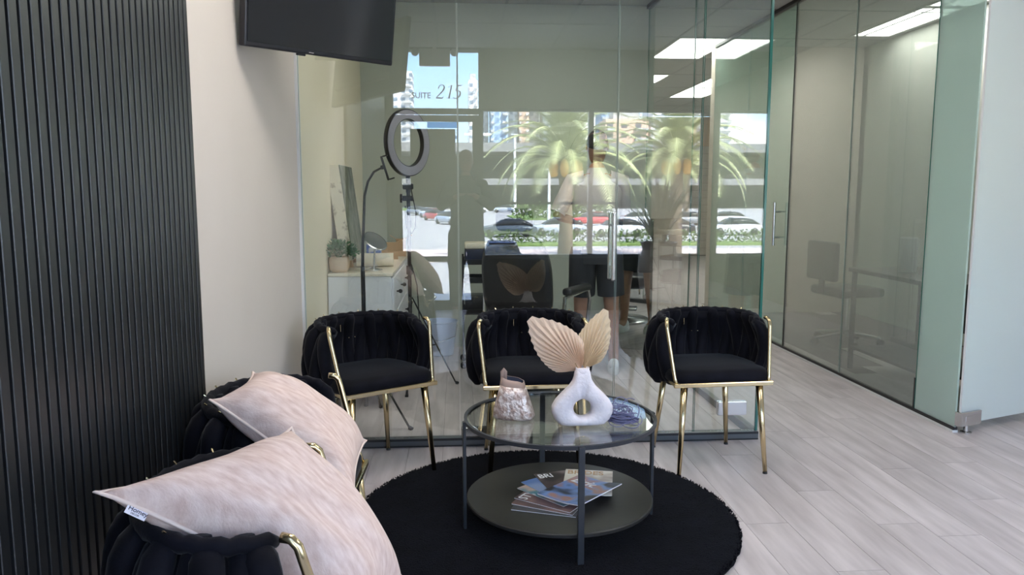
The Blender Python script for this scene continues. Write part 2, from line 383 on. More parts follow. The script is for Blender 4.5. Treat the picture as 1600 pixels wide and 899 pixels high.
# ------------------------------------------------------------------ black slat panel on left wall
sp = thing('slat_panel', 'tall black slatted wood wall panel left of the beige wall', 'wall panel', (XL, 0, 0))
MB().box(.001, .008, -.6, 2.362, .0, ZC - .002).build('backing', M['felt'], sp)
sm = MB(); sm.rbox(.008, .024, -.0135, .0135, .0, ZC - .002, .0015, 1); sm = sm.mesh('slat', M['slat'])
y = 2.348
while y > -.58: inst('slat', sm, sp, (0, y, 0)); y -= .0372

# ------------------------------------------------------------------ television
def tv():
    t = thing('television', 'black flat television mounted high on the left wall, tilted down', 'television', (-.52, 3.2, 1.88))
    # lower edge runs from the wall out towards the glass; the screen tips down
    A = Vector((-.766, 2.93, 1.868)); B = Vector((-.285, 3.55, 1.900))
    ux = (B - A).normalized(); un = Vector((ux.y, -ux.x, 0)).normalized(); uz = Vector((0, 0, 1)) + un * .15; uz = (uz - ux * uz.dot(ux)).normalized(); un = ux.cross(uz)
    if un.y > 0: un = -un
    W = (B - A).length; H = .42
    T = Matrix.Translation(A - Vector(t.location)) @ Matrix((( ux.x, -un.x, uz.x, 0), (ux.y, -un.y, uz.y, 0), (ux.z, -un.z, uz.z, 0), (0, 0, 0, 1)))
    MB().rbox(0, W, 0, .035, 0, H, .006, 2, T=T).build('casing', M['tvb'], t)
    MB().box(.012, W - .012, -.0015, .004, .018, H - .012, T=T).build('screen', M['tv'], t)
    MB().rbox(.25, .29, .002, .016, -.008, .002, .002, 1, T=T).build('sensor', M['tvb'], t)
    MB().box(.30, .325, -.003, 0, .006, .0095, T=T).build('logo', M['chrome'], t)
    MB().rbox(.10, W - .12, .035, .075, .08, H - .04, .01, 2, T=T).build('back_housing', M['tvb'], t)
    a = T @ Vector((W / 2, .07, H / 2)); wv = Vector((XL, 3.42, 2.10)) - Vector(t.location)
    MB().tube([a, (a + wv) / 2 + Vector((.02, .05, 0)), wv], .014, 8).build('wall_bracket', M['plastic'], t)
tv()

# ------------------------------------------------------------------ glass walls
def pane(o, name, x0, x1, y0, y1, z0, z1, m, edge_near=None):
    return MB().box(x0, x1, y0, y1, z0, z1).build(name, m, o)
gw = thing('glass_partition', 'clear glass front wall of the salon behind the velvet chairs', 'glass wall', (0, YG, 0))
ZT = ZC - .03
for x0, x1, nm in ((XL + .012, .0, 'left'), (.830, 1.268, 'mid'), (1.274, XC - .004, 'right')):
    MB().box(x0 + .0012, x1 - .0012, 0, .010, .045, ZT).build('glass_pane', M['glass'], gw)
    for xe in (x0, x1 - .0012): MB().box(xe, xe + .0012, 0, .010, .045, ZT).build('pane_edge', M['gedge'] if xe > 1.2 else M['gedgel'], gw)
MB().box(XC - .0045, XC + .0075, -.003, .013, .045, ZT).build('corner_edge', M['gedge'], gw)
MB().box(XL, XC + .006, -.022, .034, 0, .043).build('bottom_track', M['gframe'], gw)
MB().box(XL, XC + .006, -.024, -.022, .033, .045).build('track_gasket', M['gasket'], gw)
MB().box(XL, XC + .006, -.024, -.022, 0, .008).build('track_gasket', M['gasket'], gw)
MB().box(XL, XC + .006, -.02, .03, ZT, ZC).build('top_track', M['gframe'], gw)
MB().box(XL, XL + .012, -.02, .03, .045, ZT).build('wall_channel', M['lframe'], gw)
MB().rbox(1.40, 1.56, -.014, .024, .135, .21, .004, 2).build('patch_fitting', M['chrome'], gw)
gd = thing('glass_door', 'clear glass salon door with a steel pull bar behind the chairs', 'door', (0, YG, 0))
MB().box(.0072, .8228, .0, .010, .05, 2.86).build('glass_pane', M['gdoor'], gd)
MB().box(.006, .0072, 0, .010, .05, 2.86).build('pane_edge', M['gedgel'], gd)
MB().box(.8228, .824, 0, .010, .05, 2.86).build('pane_edge', M['gedgel'], gd)
MB().rbox(.795, .815, -.058, -.038, .88, 1.24, .006, 2).build('pull_bar', M['chrome'], gd)
MB().rbox(.795, .815, .046, .066, .88, 1.24, .006, 2).build('pull_bar', M['chrome'], gd)
for z in (.95, 1.17): MB().tube([(.805, -.04, z), (.805, .05, z)], .007, 8).build('standoff', M['chrome'], gd)
for z in (.047, 2.80): MB().rbox(.01, .15, -.012, .022, z, z + .05, .003, 1).build('hinge_fitting', M['chrome'], gd)
# return wall of salon towards the back
gr = thing('glass_side_wall', 'clear glass side wall of the salon along the hallway', 'glass wall', (XC, YG, 0))
for y0, y1 in ((.014, 1.30), (1.306, 2.60)):
    MB().box(-.006, .004, y0 + .001, y1 - .001, .045, ZT).build('glass_pane', M['glass'], gr)
    MB().box(-.006, .004, y1 - .001, y1, .045, ZT).build('pane_edge', M['gedge'], gr)
MB().box(-.02, .02, .036, 2.62, 0, .043).build('bottom_track', M['gframe'], gr)
MB().box(-.02, .02, .032, 2.62, ZT, ZC).build('top_track', M['gasket'], gr)
# office glass wall along the right of the hallway
go = thing('office_glass_wall', 'film-tinted glass wall of the office on the right', 'glass wall', (XH, 0, 0))
gp = [(4.384, 5.318, 'filmglass'), (5.324, 6.296, 'filmglass'), (7.30, 8.28, 'greenglass')]
for y0, y1, mk in gp:
    MB().box(0, .010, y0 + .0012, y1 - .0012, .03, ZT).build('glass_pane', M[mk], go)
    for ye in (y0, y1 - .0012): MB().box(0, .010, ye, ye + .0012, .03, ZT).build('pane_edge', M['gedgel'], go)
MB().box(0, .010, 3.998, 4.376, .03, ZT).build('corner_pane', M['frosted2'], go)
MB().box(-.001, .011, 4.376, 4.384, .03, ZT).build('joint', M['gedge'], go)
MB().box(-.004, .014, 6.296, 6.302, .03, ZT).build('door_jamb', M['gasket'], go)
MB().box(-.003, .0, 4.384, 4.396, .03, .22).build('frame_stop', M['gasket'], go)
MB().box(-.003, .0, 6.284, 6.296, .03, .26).build('frame_stop', M['gasket'], go)
MB().box(-.010, .022, 3.998, 8.28, 0, .014).build('bottom_track', M['lframe'], go)
MB().box(-.006, .018, 3.998, 8.28, .014, .032).build('track_gasket', M['gasket'], go)
MB().box(-.02, .03, 3.998, 8.28, ZT, ZC).build('top_track', M['gasket'], go)
od = thing('office_door', 'green tinted glass office door with upright steel handle', 'door', (XH, 6.304, 0))
MB().box(0, .010, 0, .99, .035, 2.86).build('glass_pane', M['greenglass'], od)
MB().tube([(-.055, .155, .885), (-.055, .155, 1.255)], .0125, 12).build('handle', M['chrome'], od, smooth=True)
for z in (.955, 1.175): MB().tube([(-.055, .155, z), (0, .155, z)], .008, 8).build('standoff', M['chrome'], od)
# frosted swinging door at the right
fd = thing('frosted_door', 'milky frosted glass door at the right edge of the room', 'door', (2.782, 3.975, 0), R(20.7))
MB().box(.0, 1.02, -.006, .006, .055, 2.86).build('glass_pane', M['frosted'], fd)
MB().box(-.0015, .0, -.006, .006, .055, 2.86).build('pane_edge', M['lframe'], fd)
MB().rbox(-.012, .155, -.022, .022, .045, .125, .004, 2).build('patch_fitting', M['chrome'], fd)
MB().rbox(.02, .10, -.024, -.020, .075, .10, .001, 1).build('cover_plate', M['chrome'], fd)
MB().lathe([(.018, 0), (.030, .0), (.030, .006), (.014, .010), (.012, .046)], 16, (.06, 0, 0)).build('floor_pivot', M['chrome'], fd, smooth=True)
struct(MB().box(3.9, XR + 1.0, 4.35, 4.45, 0, ZC).build('wall_office_front', M['wall']))

# ------------------------------------------------------------------ window wall behind the camera
ww = struct(MB()
  .box(XL - .2, 9, YW - .2, YW, 2.88, ZC + .2)
  .box(XL - .2, -.72, YW - .2, YW, 0, 2.9)
  .box(.26, XR + 1.1, YW - .2, YW, 0, .60).box(.26, XR + 1.1, YW - .2, YW, 2.26, 2.9)
  .box(2.80, 2.95, YW - .2, YW, .6, 2.26).build('wall_front', M['darkcloth']))
w1 = struct(MB().box(.26, 2.80, YW - .12, YW - .11, .6, 2.26).build('window_1', M['window']))
w2 = struct(MB().box(2.95, XR + 1.1, YW - .12, YW - .11, .6, 2.26).build('window_2', M['window']))
for w, x0, x1 in ((w1, .26, 2.80), (w2, 2.95, XR + 1.1)):
    MB().box(x0, x1, YW - .14, YW - .08, .60, .635).box(x0, x1, YW - .14, YW - .08, 2.235, 2.26).box(x0, x0 + .03, YW - .14, YW - .08, .635, 2.235).box(x1 - .03, x1, YW - .14, YW - .08, .635, 2.235).build('window_frame', M['alum'], w)
    MB().box(x0, x1, YW - .14, YW - .12, 1.205, 1.232).build('rail', M['alum'], w)
MB().box(1.475, 1.53, YW - .15, YW - .07, .60, 2.26).build('mullion', M['alum'], w1)
w3 = struct(MB().box(-.70, .24, YW - .12, YW - .11, 2.27, 2.86).build('window_3', M['window']))
MB().box(-.72, .26, YW - .15, YW - .07, 2.20, 2.262).box(-.72, -.70, YW - .15, YW - .07, 2.262, 2.88).box(.24, .26, YW - .15, YW - .07, 0, 2.88).box(-.72, -.69, YW - .15, YW - .07, 0, 2.262).build('window_frame', M['alum'], w3)
text('lettering', 'SUITE', .085, M['alum'], w3, (-.50, YW - .125, 2.375), (R(90), 0, 0), extrude=.002, scale=(1.0, 1.05, 1))
def digit_strokes():
    D = {'2': [(.06, .74), (.10, .90), (.26, 1.0), (.44, .93), (.50, .76), (.42, .54), (.22, .27), (.02, .03), (.30, .03), (.50, .03), (.58, .14)], '1': [(.02, .80), (.16, .90), (.28, 1.0), (.28, .70), (.28, .30), (.28, .03)], '5': [(.52, 1.04), (.40, .97), (.16, .97), (.12, .80), (.08, .58), (.28, .60), (.46, .48), (.48, .24), (.34, .05), (.14, .0), (.02, .08)]}
    WD = {'2': [.05, .03, .02, .04, .06, .05, .03, .03, .05, .045, .012], '1': [.012, .02, .045, .055, .055, .05], '5': [.012, .045, .04, .025, .025, .03, .055, .06, .045, .025, .05]}
    m_ = MB(); ox = 0
    for c in '215':
        P_ = D[c]; W_ = WD[c]; fine = []; fw_ = []
        for i in range(len(P_) - 1):
            for q in range(4):
                f_ = q / 4; a0 = Vector(P_[max(i - 1, 0)]); a1 = Vector(P_[i]); a2 = Vector(P_[i + 1]); a3 = Vector(P_[min(i + 2, len(P_) - 1)])
                sharp = c == '1' or (c == '2' and i in (6, 7)) or (c == '5' and i < 4)
                p = a1.lerp(a2, f_) if sharp else .5 * ((2 * a1) + (a2 - a0) * f_ + (2 * a0 - 5 * a1 + 4 * a2 - a3) * f_ ** 2 + (3 * a1 - a0 - 3 * a2 + a3) * f_ ** 3)
                fine.append(p); fw_.append(W_[i] * (1 - f_) + W_[i + 1] * f_)
        fine.append(Vector(P_[-1])); fw_.append(W_[-1])
        sc_ = .145; pts = [((ox + p.x + .22 * p.y) * sc_, 0, p.y * sc_) for p in fine]
        m_.tube(pts, [w_ * sc_ for w_ in fw_], 8)
        if c == '1': m_.box((ox + .12) * sc_, (ox + .44) * sc_, -.004, .004, 0, .035 * sc_)
        ox += .74 if c != '1' else .58
    return m_
digit_strokes().build('lettering', M['alum'], w3, loc=(-.235, YW - .125, 2.375))

d1 = struct(MB().box(-.62, .17, YW - .12, YW - .11, .60, 2.12).build('door_1', M['window']))
MB().box(-.69, -.62, YW - .14, YW - .09, .0, 2.19).box(.17, .24, YW - .14, YW - .09, 0, 2.19).box(-.62, .17, YW - .14, YW - .09, 2.12, 2.19).box(-.62, .17, YW - .14, YW - .09, 0, .12).box(-.62, .17, YW - .14, YW - .09, .56, .62).build('door_frame', M['alum'], d1)
MB().box(-.62, .17, YW - .12, YW - .11, .12, .56).build('lower_glass', M['window'], d1)
MB().tube([(.10, YW - .05, .85), (.10, YW - .05, 1.25)], .014, 8).build('door_handle', M['chrome'], d1)
MB().box(-.52, -.02, YW - .108, YW - .104, 1.24, 2.04).build('door_poster', M['darkcloth'], d1)
MB().box(-.33, .0, YW - .109, YW - .106, 2.05, 2.115).box(-.25, .0, YW - .109, YW - .106, 1.93, 1.965).build('door_decal', M['decal'], d1)
xs = thing('exit_sign', 'small emergency exit sign with twin lamp heads above entrance door', 'sign', (-.233, YW + .10, 2.775))
MB().rbox(-.165, .165, -.03, .03, -.09, .09, .008, 2).build('housing', M['lframe'], xs)
for s_ in (-1, 1): MB().ball((s_ * .21, 0, .055), .042).tube([(s_ * .165, 0, .055), (s_ * .20, 0, .055)], .012, 6).build('lamp_head', M['lframe'], xs, smooth=True)
MB().box(-.02, .02, -.01, .01, .09, .125).build('mount', M['lframe'], xs)

# ------------------------------------------------------------------ velvet chairs
def make_chair(label):
    t = thing('woven_velvet_chair', label, 'chair')
    # seat
    def seat(u, v):
        a = 2 * PI * u; c, s_ = math.cos(a), math.sin(a); e = .32
        x = .250 * math.copysign(abs(c) ** e, c); y = .218 * math.copysign(abs(s_) ** e, s_)
        if y > 0: x *= 1 - .12 * (y / .218)
        k = [(0.0, .452), (.97, .445), (1.0, .455), (1.0, .478), (.96, .496), (.80, .505), (.4, .508), (0, .507)]
        q = k[min(int(v * 7 + .5), 7)]
        return Vector((x * q[0], y * q[0] - .01, q[1]))
    MB().grid(seat, 40, 7, cu=True).build('seat', M['velvet'], t, smooth='full')
    # inner lining of the barrel back
    def path(a, r, z, bulge=0):
        return Vector(((.270 + r) * math.sin(a), .0 + (.212 + r) * math.cos(a), z))
    A = R(121)
    def top(a): return .762 - .022 * (abs(a) / A) ** 3
    def prof(t_): return -.045 + .065 * math.sin(PI * min(1, t_ * .80 + .12)) - .012 * t_
    def lin(u, v):
        a = -A + 2 * A * u; z0 = .425; tt = v if v < .5 else 1 - v
        tt = tt * 2; zz = z0 + (top(a) - .03 - z0) * tt
        return path(a, prof(tt) + (.010 if v < .5 else -.010), zz)
    MB().grid(lin, 36, 12).build('back_lining', M['velvet'], t, smooth='full')
    rim = []; 
    for i in range(49):
        a = (-A - R(1)) + (2 * A + R(2)) * i / 48; rim.append(path(a, prof(.93), top(a) - .026 + .003 * math.cos(19 * 2 * PI * (i / 48) + PI)))
    MB().tube(rim, [.010] + [.0165] * 47 + [.010], 10).build('back_rim', M['velvet'], t, smooth='full')
    N_ = 19
    for i in range(N_):
        a0 = -A + 2 * A * (i + .5) / N_; sg = 1 if i % 2 else -1
        rings = []
        for j in range(11):
            tt = j / 10; zt = top(a0); z = .415 + (zt - .415) * tt
            wig = sg * R(3.2) * math.cos(PI * tt)
            a = a0 + wig; ro = prof(tt) + sg * .012 * math.cos(PI * tt)
            endt = (1 - max(0, (tt - .80) / .20) ** 2.6 * .72) * (1 - max(0, (.1 - tt) / .1) * .5)
            hw = .0325 * (.90 + .14 * abs(2 * tt - 1)) * (.35 + .65 * endt) ; th = .031 * endt
            c = path(a, ro, z - (.019 if j == 10 else (.010 if j == 9 else .003))); tx = Vector((math.cos(a), -math.sin(a), 0)); nr = Vector((math.sin(a), math.cos(a), 0))
            rings.append([c + tx * hw * math.cos(2 * PI * k / 10) + nr * th * math.sin(2 * PI * k / 10) for k in range(10)])
        MB().loft(rings).build('woven_strap', M['velvet'], t, smooth='full')
    # brass posts at arm ends
    for s_ in (-1, 1):
        MB().tube([(s_ * .226, -.218, .437), (s_ * .232, -.205, .47), (s_ * .256, -.146, .70), (s_ * .256, -.140, .722), (s_ * .252, -.128, .735), (s_ * .246, -.110, .738)], .0095, 10).build('arm_post', M['gold'], t, smooth='full')
    for a, zz in ((-38, .74), (-14, .66), (10, .74), (34, .74), (60, .74), (-62, .74)):
        p0 = path(R(a), -.030, zz); p1 = path(R(a), -.028, top(R(a)) - .014); p2 = path(R(a), -.018, top(R(a)) - .005)
        MB().tube([p0, p1, p2], .0022, 6).build('back_rod', M['gold'], t)
    for a in (-4, 4): MB().ball(path(R(a), -.036, .625), .0035, n=6, m=4).build('stud', M['gold'], t)
    f = MB(); f.rbox(-.244, .244, -.236, -.222, .430, .450, .003, 1).rbox(-.21, .21, .185, .199, .430, .450, .003, 1)
    for s_ in (-1, 1): f.box(s_ * .229 - .007, s_ * .229 + .007, -.222, .185, .432, .448)
    f.build('seat_frame', M['gold'], t)
    for (tx, ty, bx, by) in ((-.185, -.205, -.214, -.245), (.185, -.205, .214, -.245), (-.16, .15, -.20, .195), (.16, .15, .20, .195)):
        MB().tube([(tx, ty, .438), (bx, by, .010)], [.0175, .0100], 12).build('leg', M['gold'], t, smooth='full')
        MB().tube([(bx, by, .012), (bx, by, 0)], [.010, .0115], 10).build('foot_glide', M['gasket'], t)
    return t
CH = [((1.234, 3.69), R(3), 'black woven velvet chair at the right, before the glass corner'),
      ((.345, 3.705), R(2), 'black woven velvet chair in the middle, behind the coffee table'),
      ((-.435, 3.655), R(33), 'black woven velvet chair at the left, before the white dresser'),
      ((-.550, 2.285), R(88), 'black woven velvet chair by the beige wall, farther pillow on it'),
      ((-.45, 1.545), R(96), 'nearest black woven velvet chair, against the slats with tagged pillow')]
ch0 = make_chair(CH[0][2])
for k, (p, rz, lb) in enumerate(CH):
    c = ch0 if k == 0 else copy_thing(ch0)
    c.location = (p[0], p[1], 0); c.rotation_euler = (0, 0, rz); c['label'] = lb; c['group'] = 'black velvet chairs with brass legs'

# ------------------------------------------------------------------ rug
RX, RY, RR = .345, 3.03, .785
def rugf(u, v):
    a = 2 * PI * u; prof = [(1.0, 0), (1.004, .008), (.992, .017), (.975, .019), (.6, .019), (.001, .019)]
    q = prof[min(int(v * 5 + .5), 5)]; w = 1 + (.0035 * math.sin(37 * a) + .003 * math.sin(61 * a + 1)) * (1 if v < .7 else 0)
    return Vector((RX + RR * q[0] * w * math.cos(a), RY + RR * q[0] * w * math.sin(a), q[1]))
rug = tag(MB().grid(rugf, 200, 5, cu=True).build('round_rug', M['rug'], smooth='full'), 'round black shag rug under the coffee table', 'rug')
tuft = MB()
for k in range(9000):
    a = rnd.random() * 2 * PI; r_ = RR * math.sqrt(rnd.random()) * 1.0
    if k < 2600: r_ = RR * (.985 + .02 * rnd.random())
    x, y = RX + r_ * math.cos(a), RY + r_ * math.sin(a); d = rnd.random() * 2 * PI; w = .0035; h = .006 + .003 * rnd.random(); lx, ly = .006 * math.cos(d), .006 * math.sin(d)
    z0 = .014
    tuft.add([(x - w * math.sin(d), y + w * math.cos(d), z0), (x + w * math.sin(d), y - w * math.cos(d), z0), (x + lx, y + ly, z0 + h)], [(0, 1, 2)])
tu = tuft.build('pile', M['rug'], rug, kind='stuff')

# ------------------------------------------------------------------ coffee table
TX, TY, TR = .400, 2.965, .382
ct = thing('coffee_table', 'round two-tier coffee table with glass top and black frame', 'table', (TX, TY, .0195))
ct_h = .452 - .0195
MB().lathe([(0.001, ct_h - .006), (TR - .012, ct_h - .006), (TR - .012, ct_h), (.001, ct_h)], 72).build('glass_top', M['tabletop'], ct)
MB().lathe([(TR - .012, ct_h - .012), (TR, ct_h - .012), (TR + .001, ct_h + .003), (TR - .010, ct_h + .003), (TR - .012, ct_h)], 72, caps=False).build('rim', M['blackmetal'], ct, smooth=True)
MB().lathe([(.001, .090), (TR - .012, .090), (TR - .008, .094), (TR - .008, .104), (TR - .012, .108), (.001, .108)], 72).build('lower_shelf', M['blackboard'], ct, smooth=True)
for a in (-86, 4, 94, 188):
    T = Matrix.Rotation(R(a), 4, 'Z') @ Matrix.Translation((TR + .004, 0, 0))
    MB().rbox(-.006, .006, -.0115, .0115, 0, ct_h + .001, .0015, 1, T=T).build('leg', M['blackmetal'], ct)

# ------------------------------------------------------------------ vase with dried palm leaves
def vase():
    z0 = .455; t = thing('donut_vase', 'matt white ring-shaped vase on the glass table', 'vase', (.468, 2.835, z0))
    # outer silhouette (teardrop with flat base), hole; swept as a thick rounded ring
    hc = Vector((0.0, .068)); hr = .034
    out = []
    n = 64
    pts = [(-.055, .0), (-.085, .004), (-.104, .022), (-.117, .05), (-.118, .074), (-.104, .10), (-.078, .128), (-.050, .155), (-.034, .18), (-.029, .205), (-.028, .222)]
    prof = pts + [(-x, z) for x, z in reversed(pts)]
    # resample by angle around hole centre
    def outer(a):
        d = Vector((math.cos(a), math.sin(a))); best = None
        P = [Vector(p) for p in prof]
        for i in range(len(P)):
            p, q = P[i], P[(i + 1) % len(P)]; e = q - p; den = d.x * e.y - d.y * e.x
            if abs(den) < 1e-9: continue
            w = p - hc; tt = (w.x * e.y - w.y * e.x) / den; s_ = (w.x * d.y - w.y * d.x) / den
            if tt > 0 and -1e-6 <= s_ <= 1 + 1e-6: best = tt if best is None else max(best, tt)
        return best
    def fn(u, v):
        a = 2 * PI * u; ro = outer(a); mid = (ro + hr) / 2; hw = (ro - hr) / 2; b_ = 2 * PI * v
        zc = hc.y + mid * math.sin(a); dep = .036 if zc < .14 else .036 - .012 * min(1, (zc - .14) / .06)
        cc = math.cos(b_); rr_ = mid + hw * math.copysign(abs(cc) ** .8, cc); dd = dep * math.copysign(abs(math.sin(b_)) ** .75, math.sin(b_))
        return Vector((hc.x + rr_ * math.cos(a), dd, hc.y + rr_ * math.sin(a)))
    vs_ = [[fn(i / 96, j / 20) for j in range(20)] for i in range(96)]
    m_ = MB(); vv = [q for r_ in vs_ for q in r_]; ff = [(i * 20 + j, i * 20 + (j + 1) % 20, ((i + 1) % 96) * 20 + (j + 1) % 20, ((i + 1) % 96) * 20 + j) for i in range(96) for j in range(20)]
    m_.add(vv, ff); m_.build('body', M['ceramic'], t, smooth='full')
    MB().lathe([(.026, .205), (.027, .224), (.022, .2245), (.020, .205)], 24, caps=False).build('lip', M['ceramic'], t, smooth='full')
    MB().lathe([(.0, .216), (.021, .216)], 20, caps=False).build('mouth', M['ink'], t)
vase()
def dried_leaf(label, base, tip, wleft, wright, material, nrib=30, tiltdir=1, DEC=.9):
    B = Vector(base); T_ = Vector(tip); t = thing('dried_palm_leaf', label, 'dried leaf', base, 0, 'dried palm leaves in the vase')
    ax = (T_ - B); Ln = ax.length; ax.normalize(); side = Vector((ax.z, 0, -ax.x)).normalized(); nrm = ax.cross(side).normalized()
    # outline radius by angle about the base: leaf spreads as fan
    m_ = MB(); V = [];
    angs = []
    def rad(th):      # th from -1..1 across the fan
        w = wleft if th < 0 else wright
        k = abs(th)
        aa = k * w
        return Ln * (math.exp(-max(0, aa - .02) / DEC) * .93 + .07 * (1 - k)) * (1.0 if k < .9 else 1 - (k - .9) * 3), th * w
    n = nrib * 2
    rim = []; 
    for i in range(n + 1):
        th = -1 + 2 * i / n; r_, a = rad(th)
        fold = .0075 * (1 if i % 2 else -1)
        r_ *= 1.0 + (.018 if i % 2 else -.018)
        d = ax * math.cos(a) + side * math.sin(a)
        col = []
        for j in range(7):
            f_ = j / 6; p = B + d * r_ * f_ + nrm * (fold * math.sin(PI * min(.5 + f_ * .5, 1)) * f_ * 2 + .012 * f_ * f_ * tiltdir + .02 * (f_ ** 2) * abs(th) ** 2)
            col.append(p - B)
        rim.append(col)
    vv = [p for c in rim for p in c]; ff = [(i * 7 + j, (i + 1) * 7 + j, (i + 1) * 7 + j + 1, i * 7 + j + 1) for i in range(n) for j in range(6)]
    m_.add(vv, ff); o = m_.build('blade', material, t)
    so = o.modifiers.new('t', 'SOLIDIFY'); so.thickness = .0009
    st = MB().tube([(0, 0, -.10), (0, 0, -.02), ax * .03], .0025, 6).build('stalk', M['stem'], t)
    return t
dried_leaf('blush dried palm leaf leaning left out of the white vase', (.462, 2.842, .674), (.262, 2.825, .872), R(66), R(66), M['palmleaf'], 22)
dried_leaf('tan dried palm leaf leaning right out of the white vase', (.478, 2.850, .674), (.566, 2.875, .898), R(52), R(60), M['palmleaf2'], 20, DEC=.78)

# ------------------------------------------------------------------ rose gold pouch
def pouch():
    t = thing('leather_pouch', 'crackled rose gold leather pouch standing on the glass table', 'pouch', (.215, 2.945, .455))
    def ring(z, w, d, cx, cy, dz=0):
        o_ = []
        for k in range(28):
            a = 2 * PI * k / 28; c, s_ = math.cos(a), math.sin(a); e = .55
            x = w * math.copysign(abs(c) ** e, c); y = d * math.copysign(abs(s_) ** e, s_)
            o_.append(Vector((cx + x, cy + y, z + dz * c + .0012 * math.sin(5 * a))))
        return o_
    rs = [ring(.0, .074, .040, 0, 0), ring(.012, .082, .046, 0, 0), ring(.05, .074, .043, -.004, 0), ring(.095, .060, .038, -.004, 0), ring(.13, .050, .032, -.005, 0, -.006), ring(.158, .045, .029, -.006, 0, -.012)]
    T = Matrix.Rotation(R(-14), 4, 'Z')
    rs = [[T @ p for p in r_] for r_ in rs]
    MB().loft(rs[:-1] , caps=True).build('body', M['bag'], t, smooth='full')
    inner = [[p * .93 + Vector((0, 0, .0105)) for p in rs[-1]], [Vector((p.x * .80, p.y * .8, p.z - .05)) for p in rs[-1]]]
    MB().loft([rs[-2], rs[-1], inner[0]], caps=False).build('collar', M['bagplain'], t, smooth='full')
    MB().loft([inner[0], inner[1]], caps=False).add([p for p in inner[1]], [tuple(range(28))]).build('lining', M['bagin'], t, smooth='full')
    MB().tube([(-.045, -.004, .15), (-.046, -.004, .188), (-.040, -.004, .196), (-.035, -.004, .188), (-.036, -.004, .15)], .0045, 8, flat=1.8).build('pull_tab', M['bagplain'], t, smooth='full')
pouch()

# ------------------------------------------------------------------ tangle of cord
def cord():
    t = MB(); pts = []
    r2 = random.Random(3)
    for k in range(620):
        a = k * .30; w = 1 + .25 * math.sin(k * .037)
        rx = .052 * w * (.75 + .25 * math.sin(k * .11)); ry = .040 * (.7 + .3 * math.cos(k * .083))
        z = .006 + .024 * (1 + math.sin(k * .057 + 1)) * (.5 + .5 * math.sin(k * .19)) + .0
        pts.append((rx * math.cos(a) + .008 * math.sin(k * .05), ry * math.sin(a) + .006 * math.cos(k * .07), max(.003, z * 1.25)))
    t.tube(pts, .0020, 5)
    for cx, cy, r_, tilt, ph in ((-.035, .03, .030, 1.1, 0), (.0, .035, .034, 1.3, .5), (.035, .02, .034, 1.2, 1), (-.03, -.03, .028, .2, .3), (.02, -.045, .032, .15, 2), (.045, -.02, .026, .5, 1), (-.01, .03, .026, .9, 2)):
        lp = []
        for k in range(27):
            a = 2 * PI * k / 26 * .93 + ph
            x = r_ * math.cos(a); y = r_ * 1.15 * math.sin(a)
            lp.append((cx + x, cy + y * math.cos(tilt), .004 + max(0, (y + r_ * 1.15) * math.sin(tilt)) * 1.15))
        t.tube(lp, .0019, 5)
    o = t.build('tangled_cord', M['thread'], loc=(.628, 2.845, .4555), smooth='full')
    return tag(o, 'loose tangle of lilac cord beside the white vase', 'cord')
cord()

# ------------------------------------------------------------------ magazines
def magcover(name, base, cols, scale=5, seed=0):
    m, N, L = nodes(name); b_ = N['Principled BSDF']; b_.inputs['Roughness'].default_value = .28
    tc = N.new('ShaderNodeTexCoord'); mp = N.new('ShaderNodeMapping'); mp.inputs['Location'].default_value = (seed, seed * 2, 0); L.new(tc.outputs['Object'], mp.inputs[0])
    nz = N.new('ShaderNodeTexNoise'); nz.inputs['Scale'].default_value = scale; nz.inputs['Detail'].default_value = 2; L.new(mp.outputs[0], nz.inputs['Vector'])
    rp = N.new('ShaderNodeValToRGB'); L.new(nz.outputs[0], rp.inputs[0]); el = rp.color_ramp.elements
    el[0].position = .35; el[0].color = (*base, 1); el[1].position = .7; el[1].color = (*cols[-1], 1)
    for k, c in enumerate(cols[:-1]): e_ = el.new(.42 + .1 * k); e_.color = (*c, 1)
    rp.color_ramp.interpolation = 'EASE'; L.new(rp.outputs[0], b_.inputs['Base Color']); return m
mags = [  # cx, cy, rot, w, h, thick, cover material, title, colour, label
    (.345, 2.86, 70, .19, .255, .004, magcover('cover_dark', (.03, .03, .035), [(.05, .05, .06), (.12, .10, .10)], 6, 1), None, 'dark magazine at the bottom of the fanned stack'),
    (.355, 2.88, 61, .19, .255, .004, magcover('cover_brown', (.04, .03, .03), [(.07, .05, .05), (.30, .16, .14)], 6, 5), None, 'dark brown magazine second from the bottom of the fan'),
    (.37, 2.90, 52, .19, .255, .004, magcover('cover_plum', (.06, .04, .05), [(.10, .06, .07), (.36, .22, .20)], 6, 8), 'STYLE', 'dark plum magazine third from the bottom of the fan'),
    (.385, 2.955, 40, .19, .255, .003, magcover('cover_teal', (.60, .62, .66), [(.08, .26, .34), (.70, .50, .42)], 9, 3), None, 'pale magazine with a teal masthead at left of the stack'),
    (.40, 2.99, 33, .19, .255, .003, magcover('cover_blue', (.08, .16, .42), [(.12, .22, .50), (.30, .38, .60)], 6, 2), None, 'plain blue magazine showing at left of the stack'),
    (.435, 3.02, 14, .19, .26, .003, magcover('cover_bri', (.04, .035, .035), [(.08, .06, .06), (.25, .2, .2)], 8, 4), 'BRI', 'dark magazine with white capital letters at the back'),
    (.525, 3.01, -12, .20, .27, .003, magcover('cover_cream', (.72, .70, .66), [(.70, .66, .60), (.30, .20, .16)], 9, 6), 'BRIDES', 'cream magazine at the back right of the stack'),
    (.475, 2.905, -47, .215, .275, .006, magcover('cover_top', (.02, .025, .05), [(.03, .03, .04), (.18, .30, .62), (.42, .22, .18), (.20, .34, .66)], 7, 9), 'Bride', 'glossy blue magazine lying open-cornered on top of the stack')]
z = .1285
